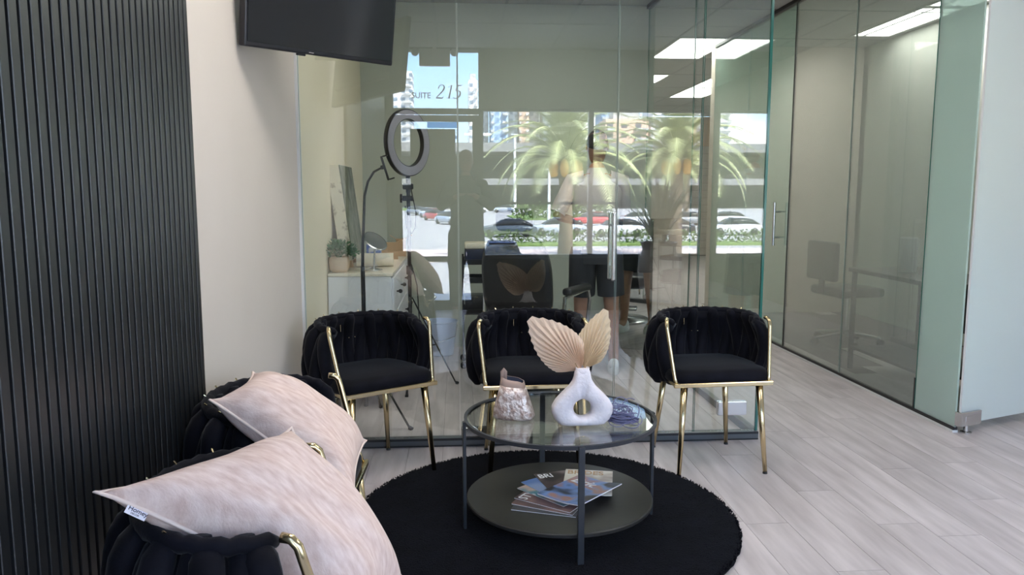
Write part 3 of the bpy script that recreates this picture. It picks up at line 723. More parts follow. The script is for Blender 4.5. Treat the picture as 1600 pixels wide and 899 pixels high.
for k, (cx, cy_, rot, w, h, th, mc, title, lb) in enumerate(mags):
    t = thing('magazine', lb, 'magazine', (cx, cy_, z), R(rot), 'magazines fanned on the lower shelf')
    def sheet(zo, inset=0, top=k == 7):
        def f(u, v):
            x = (u - .5) * (w - inset); y = (v - .5) * (h - inset)
            lift = (.012 * max(0, u - .6) / .4 * (1 + .6 * v) if top else .0)
            return Vector((x, y, zo + lift))
        return f
    def slab(z0, z1, inset):
        m_ = MB(); m_.grid(sheet(z0, inset), 8, 3); m_.grid(sheet(z1, inset), 8, 3); nn = 9 * 4
        for i in range(8): m_.f.append((i, i + 1, nn + i + 1, nn + i)); m_.mi.append(0); a_ = 27 + i; m_.f.append((a_, a_ + 1, nn + a_ + 1, nn + a_)); m_.mi.append(0)
        for j in range(3):
            for a_ in (j * 9, j * 9 + 8): m_.f.append((a_, a_ + 9, nn + a_ + 9, nn + a_)); m_.mi.append(0)
        return m_
    slab(0, th - .0006, .003).build('pages', M['paper'], t)
    slab(th - .0006, th, 0).build('cover', mc, t)
    if title:
        if k == 7: text('title', title, .072, M['paper'], t, (-.095, .055, th + .0004), shear=.3, extrude=.0003)
        elif k == 6: text('title', title, .058, M['card'], t, (-.092, .082, th + .0004), extrude=.0003, scale=(.85, 1, 1))
        else: text('title', title, .058, M['paper'], t, (-.088, .075, th + .0004), extrude=.0003, scale=(.8, 1, 1))
    z += th + .0008

# ------------------------------------------------------------------ pillows
def pillow(label, C4, nrm, thick, sagdir, sag, name='throw_pillow', seed=0, tagat=None):
    cs = [Vector(c) for c in C4]; cen = sum(cs, Vector()) / 4; t = thing(name, label, 'pillow', tuple(cen), 0, 'blush throw pillows')
    n = Vector(nrm).normalized(); sd_ = Vector(sagdir)
    r2 = random.Random(seed); ph = [r2.random() * 6 for _ in range(6)]
    def surf(sign):
        def f(u, v):
            # pull edges inward between corners
            e = .060; uu = u + e * math.sin(PI * v) ** .6 * (1 - 2 * u) * (abs(2 * u - 1) ** 2); vv_ = v + e * math.sin(PI * u) ** .6 * (1 - 2 * v) * (abs(2 * v - 1) ** 2)
            p = cs[0] * (1 - uu) * (1 - vv_) + cs[1] * uu * (1 - vv_) + cs[2] * uu * vv_ + cs[3] * (1 - uu) * vv_
            k = (max(0, 1 - (2 * u - 1) ** 4) * max(0, 1 - (2 * v - 1) ** 4)); k = k ** .62
            dist = min(u, 1 - u) + min(v, 1 - v)
            wr = .006 * (math.sin(9 * u + 4 * v + ph[0]) * math.sin(7 * v + ph[1]) + .5 * math.sin(19 * u - 8 * v + ph[2])) * k
            s_ = math.sin(PI * u) * math.sin(PI * v)
            return p + n * (sign * (thick * k + wr)) + sd_ * sag * s_ - cen
        return f
    m_ = MB(); m_.grid(surf(1), 44, 44); m_.grid(surf(-1), 44, 44); m_.build('cushion', M['linen'], t, smooth='full')
    rim = []; f = surf(0)
    for a, b_ in (((0, 0), (1, 0)), ((1, 0), (1, 1)), ((1, 1), (0, 1)), ((0, 1), (0, 0))):
        for q in range(20): rim.append(f(a[0] + (b_[0] - a[0]) * q / 20, a[1] + (b_[1] - a[1]) * q / 20))
    MB().tube(rim, .0042, 6, closed=True).build('piping', M['linenseam'], t, smooth='full')
    if tagat:
        e0, e1 = f(*tagat[0]), f(*tagat[1]); d = (e1 - e0).normalized(); out_ = Vector(tagat[2]); out_ = (out_ - d * out_.dot(d)).normalized(); nn = d.cross(out_).normalized()
        if nn.z < 0: nn = -nn
        w = .037; hgt = .018; p = e0
        q = [p, p + d * w, p + d * w + out_ * hgt, p + out_ * hgt]
        tg = MB().add([*q, *[x + nn * .001 for x in q]], [(0, 1, 2, 3), (4, 5, 6, 7), (0, 1, 5, 4), (1, 2, 6, 5), (2, 3, 7, 6), (3, 0, 4, 7)]).build('tag', M['tag'], t)
        Mx = Matrix(((d.x, -out_.x, nn.x, 0), (d.y, -out_.y, nn.y, 0), (d.z, -out_.z, nn.z, 0), (0, 0, 0, 1)))
        tx = text('tag_lettering', 'Homey', .0118, M['ink'], tg, extrude=.0001)
        tx.matrix_local = Matrix.Translation(p + out_ * .0105 + d * .003 + nn * .0014) @ Mx
        tx2 = text('tag_lettering', 'DECOR', .0045, M['ink'], tg, extrude=.0001)
        tx2.matrix_local = Matrix.Translation(p + out_ * .0158 + d * .010 + nn * .0014) @ Mx
    return t
PA = pillow('blush linen throw pillow on the farther left chair', [(-.64, 1.97, .812), (-.58, 2.16, .838), (-.285, 2.30, .585), (-.262, 1.90, .53)], (.40, -.12, .80), .070, (.3, 0, 1), .03, seed=1)
PB = pillow('large blush linen pillow with a white tag on the nearest chair', [(-.62, 1.30, .835), (-.365, 1.65, .832), (-.125, 1.60, .50), (-.175, 1.40, .50)], (.45, -.20, .80), .080, (.25, -.05, 1), .03, seed=4, tagat=((0, .09), (0, .3), (-.1, -.9, -.6)))

# ------------------------------------------------------------------ salon: white dresser and what stands on it
def dresser():
    t = thing('white_dresser', 'white dresser with side drawers against the cream salon wall', 'dresser', (-.795, 4.72, 0))
    W, D, H = .385, 1.58, .85
    MB().rbox(0, W, 0, D, .10, H - .02, .003, 1).build('body', M['white'], t)
    MB().rbox(-.0, W + .012, -.008, D + .008, H - .02, H, .003, 1).build('top_board', M['whitetop'], t)
    for r_ in range(3):
        for c in range(2):
            y0 = .02 + c * .775; z0 = .12 + r_ * .235
            d = MB().rbox(W, W + .014, y0, y0 + .765, z0, z0 + .225, .003, 1).build('drawer', M['white'], t)
            k = MB()
            for q in (.2, .56): k.tube([(W + .014, y0 + q, z0 + .12), (W + .034, y0 + q, z0 + .12)], .005, 6).ball((W + .038, y0 + q, z0 + .12), .014, n=8, m=6)
            k.build('knob', M['plastic'], d, smooth=True)
    for x, y in ((.04, .05), (W - .05, .05), (.04, D - .05), (W - .05, D - .05)):
        MB().box(x - .006, x + .006, y - .01, y + .01, .055, .10).tube([(x - .012, y, .028), (x + .012, y, .028)], .028, 12).build('caster', M['plastic'], t)
dresser()
def leafy_plant():
    t = thing('potted_plant', 'small bushy green plant in a tan pot on the dresser', 'plant', (-.735, 4.80, .851))
    MB().lathe([(.045, 0), (.060, .02), (.066, .06), (.060, .095), (.054, .095), (.054, .075), (.001, .075)], 24).build('pot', M['terra'], t, smooth='full')
    lf = MB(); r2 = random.Random(5)
    for k in range(420):
        th = r2.random() * 2 * PI; ph = math.acos(1 - 1.35 * r2.random()); rr_ = .05 + .045 * r2.random()
        c = Vector((rr_ * math.sin(ph) * math.cos(th) * 1.25, rr_ * math.sin(ph) * math.sin(th), .125 + rr_ * math.cos(ph) * .8))
        if c.x < -.055: continue
        d = (c - Vector((0, 0, .1))).normalized(); s_ = d.orthogonal().normalized(); s_.rotate(Euler((0, 0, r2.random() * 6))); sz = .013 + .008 * r2.random(); up = d.cross(s_)
        lf.add([c - d * sz * .4, c + s_ * sz * .6, c + d * sz + up * .004, c - s_ * sz * .6], [(0, 1, 2, 3)])
    lf.build('foliage', M['leaf'], t, kind='stuff')
    st = MB()
    for k in range(14): a = k * .45; st.tube([(0, 0, .07), (.03 * math.cos(a), .03 * math.sin(a), .12), (.06 * math.cos(a), .05 * math.sin(a), .15)], .0015, 4)
    st.build('stems', M['leaf'], t)
leafy_plant()
def canvas():
    t = thing('canvas_painting', 'weathered canvas painting leaning on the cream wall above plant', 'painting', (-.74, 5.0, .852))
    T = Matrix.Rotation(R(-7), 4, 'Y')
    T2 = Matrix.Translation((0, 0, .0)) @ T
    MB().box(0, .075, -.06, .50, .05, .66, T=T2).build('canvas_edge', M['canvasedge'], t)
    MB().box(.075, .082, -.055, .495, .055, .655, T=T2).build('canvas_face', M['canvasface'], t)
    MB().box(.01, .06, .0, .05, 0, .05, T=T2).box(.01, .06, .40, .45, 0, .05, T=T2).build('stand', M['card'], t)
canvas()
mr = thing('table_mirror', 'round tilted vanity mirror on a steel stand on the dresser', 'mirror', (-.535, 4.90, .851))
MB().lathe([(.055, 0), (.055, .006), (.02, .012), (.006, .02)], 28).build('base', M['chrome'], mr, smooth=True)
MB().tube([(0, 0, .015), (.01, 0, .14)], .006, 10).build('stem', M['chrome'], mr)
T = Matrix.Translation((.012, 0, .185)) @ Vector((.49, -.45, .74)).to_track_quat('Z', 'Y').to_matrix().to_4x4()
MB().lathe([(.001, .003), (.078, .003)], 36, T=T, caps=False).build('mirror_disc', M['mirror'], mr)
MB().lathe([(.001, -.004), (.078, -.004), (.085, 0), (.078, .004), (.077, .004)], 36, T=T, caps=False).build('frame', M['chrome'], mr, smooth=True)
tw = thing('towel_roll', 'rolled cream towel lying on the white dresser', 'towel', (-.55, 5.12, .851))
MB().tube([(-.12, 0, .045), (.12, .02, .045)], .045, 20).build('roll', M['towel'], tw, smooth=True)
MB().tube([(-.122, 0, .045), (.122, .02, .045)], .012, 10).build('core', M['card'], tw)
bx = thing('blue_carton', 'blue and white printed carton behind the vanity mirror', 'box', (-.65, 5.50, .851))
MB().rbox(0, .10, 0, .07, 0, .15, .002, 1).build('carton', M['bluebox'], bx); MB().box(.002, .098, .002, .068, .15, .152).build('lid', M['white'], bx)
for (x, y, w, d, h, lb) in ((-.60, 5.66, .16, .12, .12, 'open cardboard box behind the round vanity mirror'), (-.47, 5.95, .07, .10, .13, 'small cardboard box at the far end of the dresser')):
    c = thing('cardboard_box', lb, 'box', (x, y, .851), R(8)); MB().box(0, w, 0, d, 0, h).build('body', M['card'], c)
    for q in (0, 1): MB().add([(w * q, 0, h), (w * q, d, h), (w * q + (.05 if q else -.05), d, h + .03), (w * q + (.05 if q else -.05), 0, h + .03), (w * q, 0, h + .003), (w * q, d, h + .003), (w * q + (.05 if q else -.05), d, h + .033), (w * q + (.05 if q else -.05), 0, h + .033)], [(0, 1, 2, 3), (4, 5, 6, 7), (0, 1, 5, 4), (1, 2, 6, 5), (2, 3, 7, 6), (3, 0, 4, 7)]).build('flap', M['card'], c)

# ------------------------------------------------------------------ tripods
def tripod_legs(t, h, spread, angs, r_=.008, zf=.0):
    for a in angs:
        p0 = Vector((.014 * math.cos(a), .014 * math.sin(a), h)); p1 = Vector((spread * math.cos(a), spread * math.sin(a), zf + .012)); m_ = p0.lerp(p1, .55)
        lg = MB().tube([p0, p1], r_, 6, flat=.6).build('leg', M['plastic'], t)
        MB().tube([p1, p1 + Vector((.02 * math.cos(a), .02 * math.sin(a), -.008))], .012, 8).build('rubber_foot', M['plastic'], lg)
        MB().tube([Vector((0, 0, h * .42)), m_], .004, 6).build('brace', M['plastic'], t)
ph = thing('phone_holder_stand', 'black gooseneck phone holder on a tripod behind the glass', 'stand', (-.545, 4.42, 0))
tripod_legs(ph, .42, .30, (R(-30), R(80), R(250)))
MB().tube([(0, 0, .10), (0, 0, .92)], .0125, 12).tube([(0, 0, .60), (0, 0, .66)], .018, 12).build('pole', M['plastic'], ph, smooth=True)
MB().tube([(0, 0, .92), (.004, 0, 1.05), (.012, 0, 1.18), (.020, 0, 1.32), (.04, 0, 1.40), (.075, 0, 1.455), (.118, 0, 1.478)], [.0095, .0085, .008, .0075, .007, .0065, .006], 10).build('gooseneck', M['plastic'], ph, smooth='full')
cl = MB(); cl.tube([(.115, 0, 1.478), (.128, 0, 1.482)], .012, 10); T = Matrix.Translation((.137, 0, 1.475)) @ Matrix.Rotation(R(-17), 4, 'Y')
cl.rbox(-.006, .006, -.012, .012, -.07, .07, .003, 1, T=T).rbox(.006, .036, -.012, .012, .062, .07, .002, 1, T=T).rbox(.006, .036, -.012, .012, -.07, -.062, .002, 1, T=T)
cl.build('clamp', M['plastic'], ph)
rl = thing('ring_light', 'large grey ring light on a black tripod beside the dresser', 'lamp', (-.335, 5.3, 0))
tripod_legs(rl, .62, .31, (R(-92), R(0), R(92)), .009)
MB().tube([(0, 0, .25), (0, 0, 1.36)], .013, 12).tube([(0, 0, .78), (0, 0, .84)], .022, 10).tube([(0, 0, 1.1), (0, 0, 1.15)], .02, 10).build('pole', M['plastic'], rl, smooth=True)
MB().tube([(-.04, 0, 1.30), (.03, 0, 1.30)], .018, 10).tube([(-.055, 0, 1.30), (-.04, 0, 1.30)], .03, 12).tube([(0, 0, 1.34), (.0, 0, 1.45)], .016, 10).rbox(-.035, .035, -.03, .03, 1.36, 1.40, .006, 1).build('tilt_joint', M['plastic'], rl)
T = Matrix.Translation((0, 0, 1.672)) @ Matrix.Rotation(R(54), 4, 'Z') @ Matrix.Rotation(R(90), 4, 'X') @ Matrix.Scale(.955, 4)
MB().lathe([(.168, .014), (.228, .014), (.228, .018), (.168, .018), (.168, .014)], 64, T=T, caps=False).build('diffuser', M['ringface'], rl, smooth=True)
MB().lathe([(.162, -.016), (.234, -.016), (.234, .015), (.228, .015), (.228, .012), (.168, .012), (.168, .015), (.162, .015), (.162, -.016)], 64, T=T, caps=False).build('housing', M['plastic'], rl, smooth=True)
MB().tube([(.02, 0, 1.36), (.05, .01, 1.2), (.045, .0, 1.1), (.02, 0, 1.06), (-.02, 0, 1.1), (-.022, 0, 1.25)], .004, 6).build('cable', M['plastic'], rl, smooth='full')
MB().tube([(.014, 0, .85), (.05, 0, .7), (.06, 0, .5), (.09, -.05, .2), (.12, -.1, .01), (.10, -.22, .006)], .004, 6).build('power_cable', M['plastic'], rl, smooth='full')

# bin
tb = thing('waste_bin', 'pale blue plastic waste bin on the salon floor', 'bin', (-.15, 6.32, 0))
MB().lathe([(.10, 0), (.105, .004), (.135, .27), (.142, .275), (.142, .285), (.132, .285), (.098, .01), (.001, .01)], 32).build('body', M['bin'], tb, smooth=True)
MB().tube([(-.14, 0, .25), (-.12, -.10, .17), (0, -.15, .13), (.12, -.10, .17), (.14, 0, .25)], .003, 6).build('wire_handle', M['chrome'], tb, smooth='full')

# salon trolley
tr = thing('salon_trolley', 'narrow black salon trolley stacked with towels and trays', 'trolley', (.03, 5.75, 0))
for z in (.42, .66, .80): MB().rbox(0, .33, 0, .30, z, z + .012, .003, 1).box(0, .33, 0, .006, z + .012, z + .04).box(0, .33, .294, .30, z + .012, z + .04).build('tray', M['plastic'], tr)
for x in (.006, .324):
    for y in (.006, .294): MB().tube([(x, y, .06), (x, y, .86)], .007, 8).build('post', M['plastic'], tr); MB().ball((x, y, .03), .028, n=10, m=6).build('caster', M['plastic'], tr)
for q, (nm, m_, z, h, lb) in enumerate((('drawer_box', 'navy', .814, .10, 'navy drawer box on the salon trolley'), ('folded_towel', 'towel', .916, .045, 'folded pale towel on top of the salon trolley'), ('tool_box', 'plastic', .433, .12, 'black tool box on the lowest trolley tray'))):
    o = MB().rbox(.02, .31, .03, .27, z, z + h, .012 if q == 1 else .004, 2).build(nm, M[m_], smooth=True, loc=(.03, 5.75, 0)); tag(o, lb, nm.split('_')[1])

# barber chair
def barber(loc, rz):
    t = thing('barber_chair', 'black leather barber chair with rounded back in the salon', 'barber chair', loc, rz)
    MB().lathe([(.30, 0), (.30, .02), (.27, .035), (.06, .05), (.05, .06), (.05, .30)], 40).build('base', M['chrome'], t, smooth=True)
    MB().rbox(-.26, .26, -.26, .26, .36, .50, .05, 4).build('seat', M['leather'], t, smooth=True)
    def bk(u, v):
        a = 2 * PI * u; c, s_ = math.cos(a), math.sin(a)
        x = .25 * math.copysign(abs(c) ** .6, c); z = .78 + .30 * math.copysign(abs(s_) ** (.85 if s_ > 0 else .5), s_)
        q = [(0, -.055), (.85, -.05), (1, -.02), (1, .02), (.85, .05), (0, .055)][min(int(v * 5 + .5), 5)]
        return Vector((x * q[0], .27 + q[1] + (z - .5) * .12, .78 + (z - .78) * q[0]))
    MB().grid(bk, 36, 5, cu=True).build('backrest', M['leather'], t, smooth='full')
    MB().rbox(-.13, .13, .29, .38, 1.09, 1.24, .04, 4).build('headrest', M['leather'], t, smooth=True)
    MB().box(-.03, -.02, .34, .35, .95, 1.12).box(.02, .03, .34, .35, .95, 1.12).build('headrest_bracket', M['chrome'], t)
    for s_ in (-1, 1):
        MB().tube([(s_ * .29, .22, .42), (s_ * .30, .20, .66), (s_ * .30, -.18, .68), (s_ * .30, -.22, .60), (s_ * .29, -.20, .42)], .014, 8).build('arm_frame', M['chrome'], t, smooth=True)
        MB().rbox(s_ * .30 - .035, s_ * .30 + .035, -.18, .18, .67, .72, .02, 3).build('armrest', M['leather'], t, smooth=True)
    MB().box(-.02, .02, -.50, -.25, .22, .25).box(-.02, .02, -.27, -.25, .22, .38).rbox(-.18, .18, -.58, -.42, .19, .22, .01, 2).build('footrest', M['chrome'], t)
barber((.54, 5.22, 0), R(148))

# framed leaning mirror in the corner of the salon
lm = thing('leaning_mirror', 'low frameless mirror standing in the salon corner', 'mirror', (1.47, 6.42, 0), R(-23.5))
MB().box(-.18, .18, 0, .008, .0, 1.12).build('backing', M['gasket'], lm)
MB().box(-.178, .178, -.006, 0, .002, 1.118).build('mirror_face', M['mirror'], lm)

# ------------------------------------------------------------------ people
def ellring(c, rx, ry, n=20, tilt=None):
    c = Vector(c); out_ = []
    for k in range(n):
        v = Vector((rx * math.cos(2 * PI * k / n), ry * math.sin(2 * PI * k / n), 0))
        if tilt: v.rotate(tilt)
        out_.append(c + v)
    return out_
def limbcloth(pts, radii, n=16):
    m_ = MB(); m_.tube(pts, radii, n, caps=False); return m_
def skinned(name, verts, edges, radii, root, m, parent, sub=2):
    me = bpy.data.meshes.new(name); me.from_pydata([tuple(v) for v in verts], edges, [])
    bm = bmesh.new(); bm.from_mesh(me); ly = bm.verts.layers.skin.verify(); bm.verts.ensure_lookup_table()
    for i, v in enumerate(bm.verts):
        r_ = radii[i]; v[ly].radius = r_ if isinstance(r_, tuple) else (r_, r_); v[ly].use_root = i == root
    bm.to_mesh(me); bm.free(); me.materials.append(m)
    o = bpy.data.objects.new(name, me); COL.objects.link(o); o.parent = parent
    sk = o.modifiers.new('skin', 'SKIN'); sk.use_smooth_shade = True; sk.branch_smoothing = .4
    ss = o.modifiers.new('sub', 'SUBSURF'); ss.levels = sub; ss.render_levels = sub
    return o
def person(label, loc, rz, elbows, wrists, lean, cloth_top, cloth_leg, long_sleeve, long_leg, feet, headtilt=0):
    """local front is -y; height about 1.78"""
    t = thing('person', label, 'person', loc, rz)
    L_ = lean
    pel = Vector((0, 0, .95)); ch = Vector((0, -.35 * L_, 1.22)); up = Vector((0, -.7 * L_, 1.42)); nk = Vector((0, -.85 * L_, 1.50)); hd = Vector((0, -1.0 * L_ - .005, 1.57))
    V = [pel, Vector((0, -.15 * L_, 1.08)), ch, up, nk, hd]; E = [(0, 1), (1, 2), (2, 3), (3, 4), (4, 5)]; Rr = [(.15, .11), (.135, .10), (.155, .115), (.12, .095), .055, .058]
    for si, s_ in enumerate((-1, 1)):
        b0 = len(V); V += [Vector((s_ * .175, up.y, 1.415)), Vector((s_ * elbows[si][0], elbows[si][1], elbows[si][2])), Vector(wrists[si])]
        E += [(3, b0), (b0, b0 + 1), (b0 + 1, b0 + 2)]; Rr += [.058, .042, .028]
        hx = V[b0 + 2] + (V[b0 + 2] - V[b0 + 1]).normalized() * .05; V.append(hx); E.append((b0 + 2, b0 + 3)); Rr.append((.036, .020))
    for si, s_ in enumerate((-1, 1)):
        fx, fy = feet[si]; b0 = len(V)
        V += [Vector((s_ * .095, 0, .87)), Vector(((s_ * .10 + fx) / 2, fy / 2 - .02, .50)), Vector((fx, fy + .01, .09)), Vector((fx, fy - .11, .045))]
        E += [(0, b0), (b0, b0 + 1), (b0 + 1, b0 + 2), (b0 + 2, b0 + 3)]; Rr += [.088, .060, .040, .036]
    skinned('body', V, E, Rr, 0, M['skin'], t)
    # fingers
    for si in range(2):
        w = V[6 + si * 4 + 3]; d = (V[6 + si * 4 + 2] - V[6 + si * 4 + 1]).normalized(); side = d.cross(Vector((0, 0, 1))).normalized(); dn = Vector((0, 0, -1))
        fv = [w - d * .03]; fe = []; fr = [.020]
        for q, ln in enumerate((.068, .078, .072, .056)):
            o_ = w + side * (-.027 + .018 * q); b0 = len(fv); fv += [o_, o_ + d * ln * .5 + dn * .006, o_ + d * ln * .85 + dn * ln * .35]; fe += [(0, b0), (b0, b0 + 1), (b0 + 1, b0 + 2)]; fr += [.0095, .0085, .007]
        b0 = len(fv); o_ = w - d * .02 + side * (.03 if si else -.03); fv += [o_, o_ + side * (.02 if si else -.02) + d * .03, o_ + side * (.022 if si else -.022) + d * .055]; fe += [(0, b0), (b0, b0 + 1), (b0 + 1, b0 + 2)]; fr += [.011, .0095, .008]
        skinned('hand', fv, fe, fr, 0, M['skin'], t, 1)
    # head
    hc = hd + Vector((0, -.02, .105)); Tt = Euler((R(headtilt), 0, 0))
    def P(x, y, z): v = Vector((x, y, z)); v.rotate(Tt); return hc + v
    rs = []
    for z, rx, ry, oy in ((-.118, .022, .03, -.03), (-.105, .045, .055, -.028), (-.08, .058, .078, -.018), (-.04, .067, .090, -.006), (0, .074, .097, 0), (.04, .076, .100, .004), (.075, .070, .092, .006), (.10, .050, .068, .006), (.113, .02, .03, .006)):
        rs.append([P(rx * math.cos(2 * PI * k / 24), oy + ry * math.sin(2 * PI * k / 24), z) for k in range(24)])
    h = MB().loft(rs)
    h.ball(P(0, -.10, -.018), .014, .018, .022, 10, 8)
    for s_ in (-1, 1): h.ball(P(s_ * .076, .012, -.008), .008, .018, .030, 10, 8)
    h.build('head', M['skin'], t, smooth='full')
    MB().ball(P(-.03, -.088, .005), .010, .006, .004, 8, 6).ball(P(.03, -.088, .005), .010, .006, .004, 8, 6).build('eyes', M['hair'], t, smooth='full')
    MB().ball(P(0, -.086, -.058), .022, .008, .006, 10, 6).build('mouth', M['bagplain'], t, smooth='full')
    def hr(u, v):
        a = 2 * PI * u; ph_ = v * PI * .62; back = .5 + .5 * math.sin(a); ph2 = ph_ * (.55 + .55 * back)
        return P(.082 * math.sin(ph2) * math.cos(a), .012 + .104 * math.sin(ph2) * math.sin(a), .012 + .112 * math.cos(ph2))
    MB().grid(hr, 28, 10, cu=True).build('hair', M['hair'], t, smooth='full')
    # shirt
    rr_ = [ellring((0, 0, .90), .178, .128), ellring((0, -.05 * L_, 1.0), .172, .124), ellring((0, -.2 * L_, 1.12), .165, .125), ellring((0, -.4 * L_, 1.26), .185, .132), ellring((0, -.6 * L_, 1.37), .195, .118), ellring((0, -.72 * L_, 1.435), .165, .095), ellring((0, -.82 * L_, 1.475), .085, .075), ellring((0, -.86 * L_, 1.520), .060, .060)]
    sh = MB().loft(rr_, caps=False); sh.build('shirt', cloth_top, t, smooth='full')
    for si in range(2):
        a_, b_, c_ = V[6 + si * 4], V[7 + si * 4], V[8 + si * 4]; inn = Vector((a_.x * .55, a_.y, a_.z + .005))
        pts = [inn, a_, a_.lerp(b_, .45), a_.lerp(b_, .92)]; ra = [.082, .072, .064, .060]
        if long_sleeve: pts += [b_, b_.lerp(c_, .5), b_.lerp(c_, .95)]; ra += [.062, .052, .042]
        limbcloth(pts, ra).build('sleeve', cloth_top, t, smooth='full')
    # shorts / trousers
    MB().loft([ellring((0, .0, .82), .165, .125), ellring((0, 0, .90), .172, .128), ellring((0, -.04 * L_, .98), .160, .118)], caps=False).build('waist', cloth_leg, t, smooth='full')
    for si, s_ in enumerate((-1, 1)):
        k = 14 + si * 4; hp, kn, an, toe = V[k], V[k + 1], V[k + 2], V[k + 3]
        pts = [hp + Vector((-s_ * .01, 0, .05)), hp, hp.lerp(kn, .4), hp.lerp(kn, .78)]; ra = [.10, .105, .102, .100]
        if long_leg: pts += [kn, kn.lerp(an, .5), an + Vector((0, 0, .02))]; ra += [.085, .075, .065]
        limbcloth(pts, ra).build('trouser_leg', cloth_leg, t, smooth='full')
        fx, fy = feet[si]
        s1 = MB(); s1.loft([[Vector((fx + .042 * w_ * math.cos(a), fy - .03 + .0 + .14 * w_ * math.sin(a) , z_)) for a in [2 * PI * q / 20 for q in range(20)]] for z_, w_ in ((0, 1.0), (.03, 1.04), (.06, .85))]); s1.ball((fx, fy + .03, .065), .04, .06, .05, 12, 8).ball((fx, fy - .08, .05), .038, .075, .035, 12, 8)
        s1.build('shoe', M['shoe'], t, smooth=True)
    return t
person('man in white t-shirt and black shorts standing in the salon, back turned', (1.02, 5.62, 0), R(172),
       [(.20, -.10, 1.17), (.30, .03, 1.17)], [(-.10, -.33, 1.14), (.14, -.16, 1.12)], .05, M['tee'], M['shorts'], False, False, [(-.14, .02), (.11, -.10)], 12)
ps = person('person in dark clothes standing at the entrance door taking the photo', (.09, -.40, 0), R(180),
       [(.27, -.06, 1.20), (.27, -.06, 1.20)], [(-.10, -.24, 1.30), (.10, -.24, 1.30)], .0, M['darkcloth'], M['darkcloth'], True, True, [(-.12, .0), (.12, .0)], 0)

# ------------------------------------------------------------------ office furniture behind tinted glass
oc = thing('office_chair', 'dark office swivel chair seen through the tinted office glass', 'chair', (3.42, 6.5, 0), R(97))
MB().rbox(-.23, .23, -.22, .22, .44, .52, .03, 3).build('seat', M['leather'], oc, smooth=True)
MB().rbox(-.21, .21, .22, .28, .58, .92, .025, 3).build('backrest', M['leather'], oc, smooth=True)
MB().box(-.03, .03, .24, .26, .46, .6).build('back_bracket', M['plastic'], oc)
MB().tube([(0, 0, .10), (0, 0, .44)], .025, 12).build('gas_lift', M['chrome'], oc)
for k in range(5):
    a = 2 * PI * k / 5 + .3; e = Vector((.29 * math.cos(a), .29 * math.sin(a), .07)); lg = MB().tube([(0, 0, .11), e], [.024, .016], 8).build('base_arm', M['chrome'], oc, smooth=True)
    MB().tube([e + Vector((-.012, 0, -.035)), e + Vector((.012, 0, -.035))], .032, 12).build('caster', M['plastic'], lg)
dk = thing('office_desk', 'dark desk with thin legs seen through the tinted office glass', 'desk', (2.96, 4.50, 0))
MB().rbox(0, .60, 0, 1.12, .745, .775, .004, 1).build('desktop', M['blackboard'], dk)
MB().box(.56, .58, .04, 1.08, .36, .745).build('modesty_panel', M['blackboard'], dk)
for x in (.02, .55):
    for y in (.02, 1.07): MB().box(x, x + .028, y, y + .028, 0, .745).build('leg', M['blackmetal'], dk)
MB().box(.02, .56, .05, 1.07, .16, .18).build('lower_shelf', M['blackboard'], dk)
mn = thing('desk_vase', 'pale tall cylinder vase standing on the office desk', 'vase', (3.20, 5.25, .776)); MB().lathe([(.055, 0), (.06, .01), (.06, .24), (.05, .25), (.045, .24), (.045, .02), (.001, .02)], 24).build('body', M['lframe'], mn, smooth=True)
MB().lathe([(.046, .18), (.001, .18)], 24, caps=False).build('filling', M['leaf'], mn)

# ------------------------------------------------------------------ spiky plant in tall planter beside the window
def spiky(loc, label):
    t = thing('spiky_plant', label, 'plant', loc)
    MB().lathe([(.001, 0), (.13, 0), (.15, .05), (.20, .35), (.22, .52), (.21, .66), (.17, .74), (.19, .80), (.20, .82), (.17, .82), (.15, .76), (.001, .76)], 32).build('planter', M['urn'], t, smooth=True)
    lf = MB(); r2 = random.Random(9)
    for k in range(80):
        a = r2.random() * 2 * PI; sp_ = .05 + .46 * r2.random() ** .8; h = .72 + .28 * r2.random() - sp_ * .4; w = .014 + .008 * r2.random()
        d = Vector((math.cos(a), math.sin(a), 0)); s_ = Vector((-d.y, d.x, 0)); pts = []
        for q in range(6):
            f_ = q / 5; c = Vector((0, 0, .76)) + d * (sp_ * f_ ** 1.4 + .04) + Vector((0, 0, h * (f_ - .12 * f_ ** 3))); ww_ = w * (1 - f_) ** .5 + .0005
            pts.append((c - s_ * ww_, c + s_ * ww_))
        vv = [p for pr in pts for p in pr]; lf.add(vv, [(2 * i, 2 * i + 1, 2 * i + 3, 2 * i + 2) for i in range(5)])
    lf.build('foliage', M['spiky'], t, kind='stuff')
spiky((2.12, -.02, 0), 'tall spiky plant in a beige planter beside the front window')

# ------------------------------------------------------------------ outdoors, in front of the building
GZ = -2.1
gnd = struct(MB().box(-260, 420, -700, YW - 1.7, GZ - .1, GZ).build('ground', M['asphalt']))
struct(MB().box(-12, 14, YW - 1.9, YW - .2, GZ, -.04).build('terrace', M['concrete']))
def V2(x, yv): return (x, 2 * YG - yv)
def outbox(name, x0, x1, v0, v1, z0, z1, m): return MB().box(x0, x1, 2 * YG - v1, 2 * YG - v0, z0, z1).build(name, m)
tag(outbox('sidewalk', -30, 40, 38, 45, GZ, GZ + .12, M['sidewalk']), 'pinkish concrete sidewalk in front of the building', 'sidewalk')
for (x0, x1, v0, v1, lb) in ((7.2, 22, 96, 112, 'grass island in the middle of the parking lot'), (-20, -4, 150, 165, 'far grass island left of the road'), (1.9, 34, 49, 51.5, 'grass strip along the near curb')):
    tag(outbox('grass_island', x0, x1, v0, v1, GZ, GZ + .15, M['grass']), lb, 'grass')
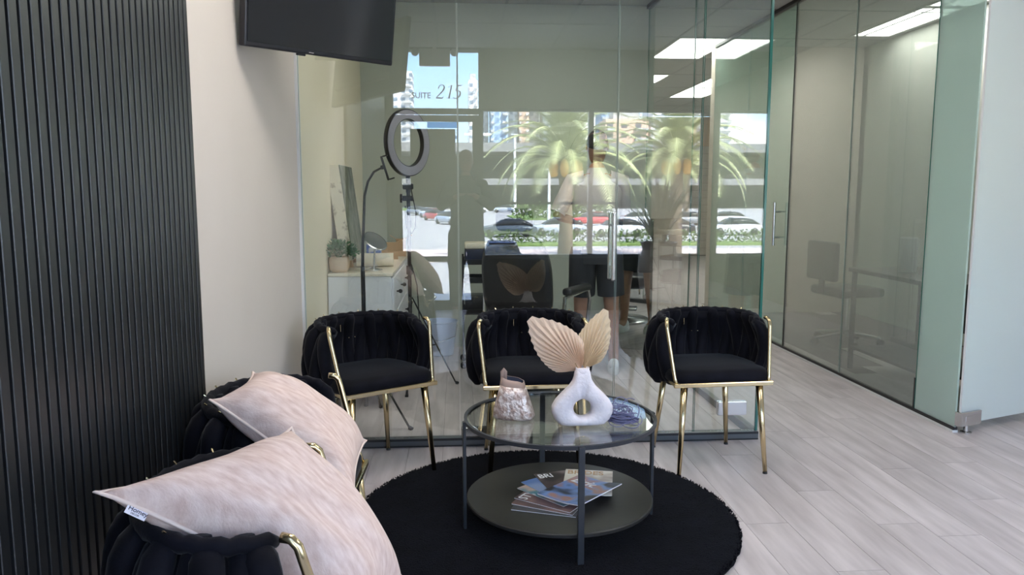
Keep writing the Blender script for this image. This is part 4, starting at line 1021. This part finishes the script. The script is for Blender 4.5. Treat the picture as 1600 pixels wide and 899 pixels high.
def foliage(m_, c, rx, ry, rz, n, sz, r2):
    for _ in range(n):
        v = Vector((r2.gauss(0, 1), r2.gauss(0, 1), r2.gauss(0, 1))).normalized() * (.55 + .5 * r2.random()); p = Vector((c[0] + v.x * rx, c[1] + v.y * ry, c[2] + v.z * rz))
        a = Vector((r2.gauss(0, 1), r2.gauss(0, 1), r2.gauss(0, 1))).normalized(); b_ = a.orthogonal().normalized(); m_.add([p - a * sz, p + b_ * sz * .5, p + a * sz, p - b_ * sz * .5], [(0, 1, 2, 3)])
r2 = random.Random(11)
hg = MB()
for k in range(60): foliage(hg, (1.9 + k * .5, 2 * YG - 50.2, GZ + .55), .4, .45, .5, 40, .12, r2)
tag(hg.build('hedge', M['hedge']), 'clipped green hedge along the near curb', 'hedge')
hg = MB()
for k in range(22): foliage(hg, (7.5 + k * .55, 2 * YG - 97, GZ + 1.1), .8, .8, 1.1, 50, .25, r2)
tag(hg.build('shrub_row', M['hedge']), 'bright green shrub row on the parking island', 'shrub')

def car_mesh():
    out_ = {}
    body = MB(); secs = []
    prof = [(-2.25, .35, .62), (-2.2, .28, .78), (-1.6, .22, .92), (-.9, .2, .95), (.3, .2, .93), (1.1, .2, .90), (1.9, .24, .80), (2.2, .30, .62), (2.25, .36, .5)]
    rs = []
    for x, zl, zh in prof:
        w = .88 - .10 * (abs(x) / 2.25) ** 4
        rs.append([Vector((x, y, z)) for y, z in ((-w, zl + .05), (-w * 1.02, (zl + zh) / 2), (-w * .96, zh - .05), (-w * .8, zh), (w * .8, zh), (w * .96, zh - .05), (w * 1.02, (zl + zh) / 2), (w, zl + .05), (w * .85, zl), (-w * .85, zl))])
    out_['b'] = body.loft(rs).mesh('car_body', M['white'], True)
    cab = MB(); rs = []
    for x, z, w in ((-1.95, .92, .74), (-1.35, 1.28, .64), (-.9, 1.38, .60), (.1, 1.40, .60), (.5, 1.30, .62), (1.15, .90, .74)):
        rs.append([Vector((x, -.78, .90)), Vector((x, -w, z)), Vector((x, w, z)), Vector((x, .78, .90))])
    out_['g'] = cab.loft(rs).mesh('car_cabin', M['tv'], True)
    out_['r'] = MB().rbox(-1.1, .25, -.57, .57, 1.385, 1.42, .015, 1).mesh('roof_panel', M['white'])
    out_['w'] = MB().tube([(0, -.1, 0), (0, .1, 0)], .32, 18).mesh('wheel', M['plastic'], True)
    out_['h'] = MB().rbox(2.12, 2.24, -.75, -.5, .58, .70, .01, 1).rbox(2.12, 2.24, .5, .75, .58, .70, .01, 1).mesh('headlights', M['chrome'])
    return out_
CM = car_mesh()
paint = {}
def paintmat(n, c, metal=.3): 
    if n not in paint: paint[n] = mat('car_paint_' + n, c, .22, metal=metal, coat=.6)
    return paint[n]
cars = [(3.9, 60, 180, 'dark', (.05, .07, .09), 'dark blue-grey sedan parked sideways beyond the hedge'), (8.0, 62, 175, 'silver', (.45, .50, .56), 'silver sedan parked beside the dark sedan'),
        (-2.6, 96, 60, 'red', (.55, .03, .04), 'red car parked at the left of the lot'), (-3.6, 106, 60, 'white', (.75, .75, .77), 'white car behind the red car'), (-.8, 84, 60, 'silver', (.45, .50, .56), 'silver car in front of the red car'), (-6.2, 118, 60, 'grey', (.25, .26, .28), 'grey car farther left in the lot'),
        (1.8, 31.5, 92, 'navy', (.02, .05, .16), 'deep blue car parked nose-in near the window'),
        (12.5, 60, 178, 'white', (.75, .75, .77), 'white car right of the silver sedan'), (17.0, 62, 181, 'black', (.02, .02, .025), 'black car near the right palm'), (22.3, 61, 178, 'white', (.75, .75, .77), 'white car at the right end of the near row'),
        (14, 80, 180, 'red', (.55, .03, .04), 'red car in the second row'), (19, 81, 180, 'white', (.75, .75, .77), 'white car in the second row'), (24, 80, 180, 'grey', (.25, .26, .28), 'grey car in the second row'), (29, 82, 180, 'white', (.75, .75, .77), 'white car ending the second row'),
        (3, 130, 180, 'white', (.75, .75, .77), 'white car far across the lot'), (8, 132, 180, 'silver', (.45, .50, .56), 'silver car far across the lot')]
for (x, yv, rz, pn, pc, lb) in cars:
    t = thing('parked_car', lb, 'car', (x, 2 * YG - yv, GZ), R(rz), 'cars parked outside the window')
    pmx = paintmat(pn, pc)
    for nm, k in (('car_body', 'b'), ('cabin', 'g'), ('roof_panel', 'r')):
        o = inst(nm, CM[k], t)
        if k != 'g': o.material_slots[0].link = 'OBJECT'; o.material_slots[0].material = pmx
    inst('headlights', CM['h'], t)
    for wx in (-1.4, 1.4):
        for wy in (-.78, .78): inst('wheel', CM['w'], t, (wx, wy, .32))

# palms
def frond_mesh():
    m_ = MB(); Ln = 3.0
    spine = [Vector((Ln * f_, 0, 1.0 * math.sin(f_ * 2.2) * .9 - 1.05 * f_ ** 2.6)) for f_ in [i / 16 for i in range(17)]]
    m_.tube(spine, [.035 * (1 - i / 17) + .006 for i in range(17)], 4)
    r3 = random.Random(2)
    for i in range(2, 48):
        f_ = i / 48; k = f_ * 16; a = spine[int(k)]; b_ = spine[min(int(k) + 1, 16)]; p = a.lerp(b_, k - int(k)); d = (b_ - a).normalized()
        for s_ in (-1, 1):
            L2 = .62 * math.sin(PI * (f_ * .85 + .12)) ** .6; e = p + d * L2 * .6 + Vector((0, s_ * L2 * .75, -.16 * L2 + .05 * r3.random())); w = d * .026
            m_.add([p - w, p + w, e], [(0, 1, 2)])
    return m_.mesh('frond', M['frond'])
FM = frond_mesh()
def palm(x, yv, zc, sc, label, seed, date=True):
    t = thing('palm_tree', label, 'palm tree', (x, 2 * YG - yv, GZ)); h = zc - GZ
    MB().tube([(0, 0, 0), (.05, 0, h * .5), (0, 0, h)], [.30 * sc, .22 * sc, .26 * sc], 12).build('trunk', M['trunk'], t, smooth='full')
    r3 = random.Random(seed)
    for k in range(64):
        el = -30 + 108 * (k / 64); az = k * 137.5 + r3.random() * 20
        o = inst('frond', FM, t, (0, 0, h), (0, R(-el), R(az))); s_ = sc * (.85 + .25 * r3.random()); o.scale = (s_, s_, s_)
    if date:
        m_ = MB()
        for k in range(7): a = k * .9; m_.ball((.45 * sc * math.cos(a), .45 * sc * math.sin(a), h - .25 * sc), .16 * sc, .16 * sc, .32 * sc, 8, 6)
        m_.build('date_clusters', M['dates'], t, smooth='full')
palm(4.9, 35, 2.75, 1.3, 'large feathery palm tree with orange dates outside the window', 1)
palm(10.6, 37, 2.9, 1.25, 'second feathery palm tree farther right outside the window', 2)
palm(27, 90, 3.5, 1.2, 'distant palm tree across the parking lot', 3, False)

# light poles
for (x, yv, h, lb) in ((.92, 35.5, 6.0, 'white lamp post left of the near palm'), (9.6, 130, 13, 'tall white lamp post across the parking lot'), (8.9, 75, 5.6, 'white column-like post behind the palm')):
    t = thing('lamp_post', lb, 'lamp post', (x, 2 * YG - yv, GZ)); r_ = .0018 * yv
    MB().tube([(0, 0, 0), (0, 0, h)], [r_ * 1.2, r_ * .8], 8).build('pole', M['lightpole'], t); MB().box(-.6, .6, -.1, .1, h, h + .12).build('lamp_head', M['lightpole'], t)

# elevated deck / garage
gk = thing('parking_garage', 'low grey parking garage with open decks across the lot', 'building', (0, 2 * YG - 190, GZ))
for z, hh in ((5.0, 1.3), (11.8, 1.8)): MB().box(-14, 150, 0, 30, z, z + hh).build('deck', M['shade2'], gk)
for k in range(17): MB().box(-13 + k * 10, -12.3 + k * 10, .4, 1.2, 0, 13).build('column', M['shade2'], gk)
MB().box(-13, 149, 8, 9, 0, 13).build('inner_wall', M['shade'], gk)
for k, (c, w) in enumerate((((.10, .2, .55), 8), ((.6, .5, .42), 7), ((.55, .28, .15), 9))):
    MB().box(12 + k * 12, 12 + k * 12 + w, 3, 4, 0, 3.8).build('shopfront', mat('shopfront_%d' % k, c, .6), gk)

# towers
fw = facade('tower_white', (.80, .80, .80), (.16, .22, .30), 3.2, 3.2, gap=.5); fb = facade('tower_blue', (.34, .46, .62), (.14, .25, .42), 2.6, 3.2, gap=.3)
ft = facade('tower_tan', (.62, .42, .30), (.40, .27, .22), 4, 3.4, gap=.55); fp = facade('tower_peach', (.66, .45, .34), (.13, .12, .14), 4.6, 3.2, gap=.55); fg = facade('tower_grey', (.46, .48, .50), (.18, .22, .26), 3.6, 3.2, gap=.45)
TW = [(-3, 4.2, 300, 20, fg, 'low grey tower left of the group'), (4.4, 8.0, 300, 46, fw, 'slim white tower seen through the transom'), (8.8, 12.4, 310, 62, fw, 'white tower beside the blue tower'), (12.8, 19.6, 300, 70, fb, 'tall blue glass tower'), (20.0, 23.6, 305, 58, fw, 'white tower with dark balconies'),
      (23.8, 27.6, 300, 54, ft, 'tan tower between white towers'), (28.0, 32.6, 310, 66, fw, 'bright white tower right of the tan tower'), (32.9, 35.6, 300, 60, fg, 'narrow grey tower between two white ones'), (36, 43, 320, 56, fw, 'broad white tower behind the palm'),
      (52, 66, 280, 66, fb, 'wide blue tower behind the second palm'), (48, 62, 250, 27, fp, 'peach apartment block with dark windows'), (64, 70, 255, 34, fw, 'white apartment block with stacked balconies'), (70.5, 86, 260, 25, fp, 'second peach apartment block'), (88, 104, 290, 44, fw, 'white block at the far right'), (-30, -18, 320, 52, fw, 'white tower at the far left')]
for (x0, x1, yv, h, m_, lb) in TW:
    t = thing('tower', lb, 'building', ((x0 + x1) / 2, 2 * YG - yv, GZ)); w = (x1 - x0) / 2
    MB().box(-w, w, -12, 0, 0, h).build('facade', m_, t)
    MB().box(-w * .6, w * .6, -9, -2, h, h + 2.5).build('roof_house', M['concrete'], t)
    s_ = MB(); z = 4.0
    while z < h - 1 and len(s_.f) < 240: s_.box(w * .35, w * .95, 0, 1.4, z, z + .9); s_.box(-w * .95, -w * .6, 0, 1.2, z, z + .9); z += 3.2
    s_.build('balconies', M['concrete'], t, kind='stuff')
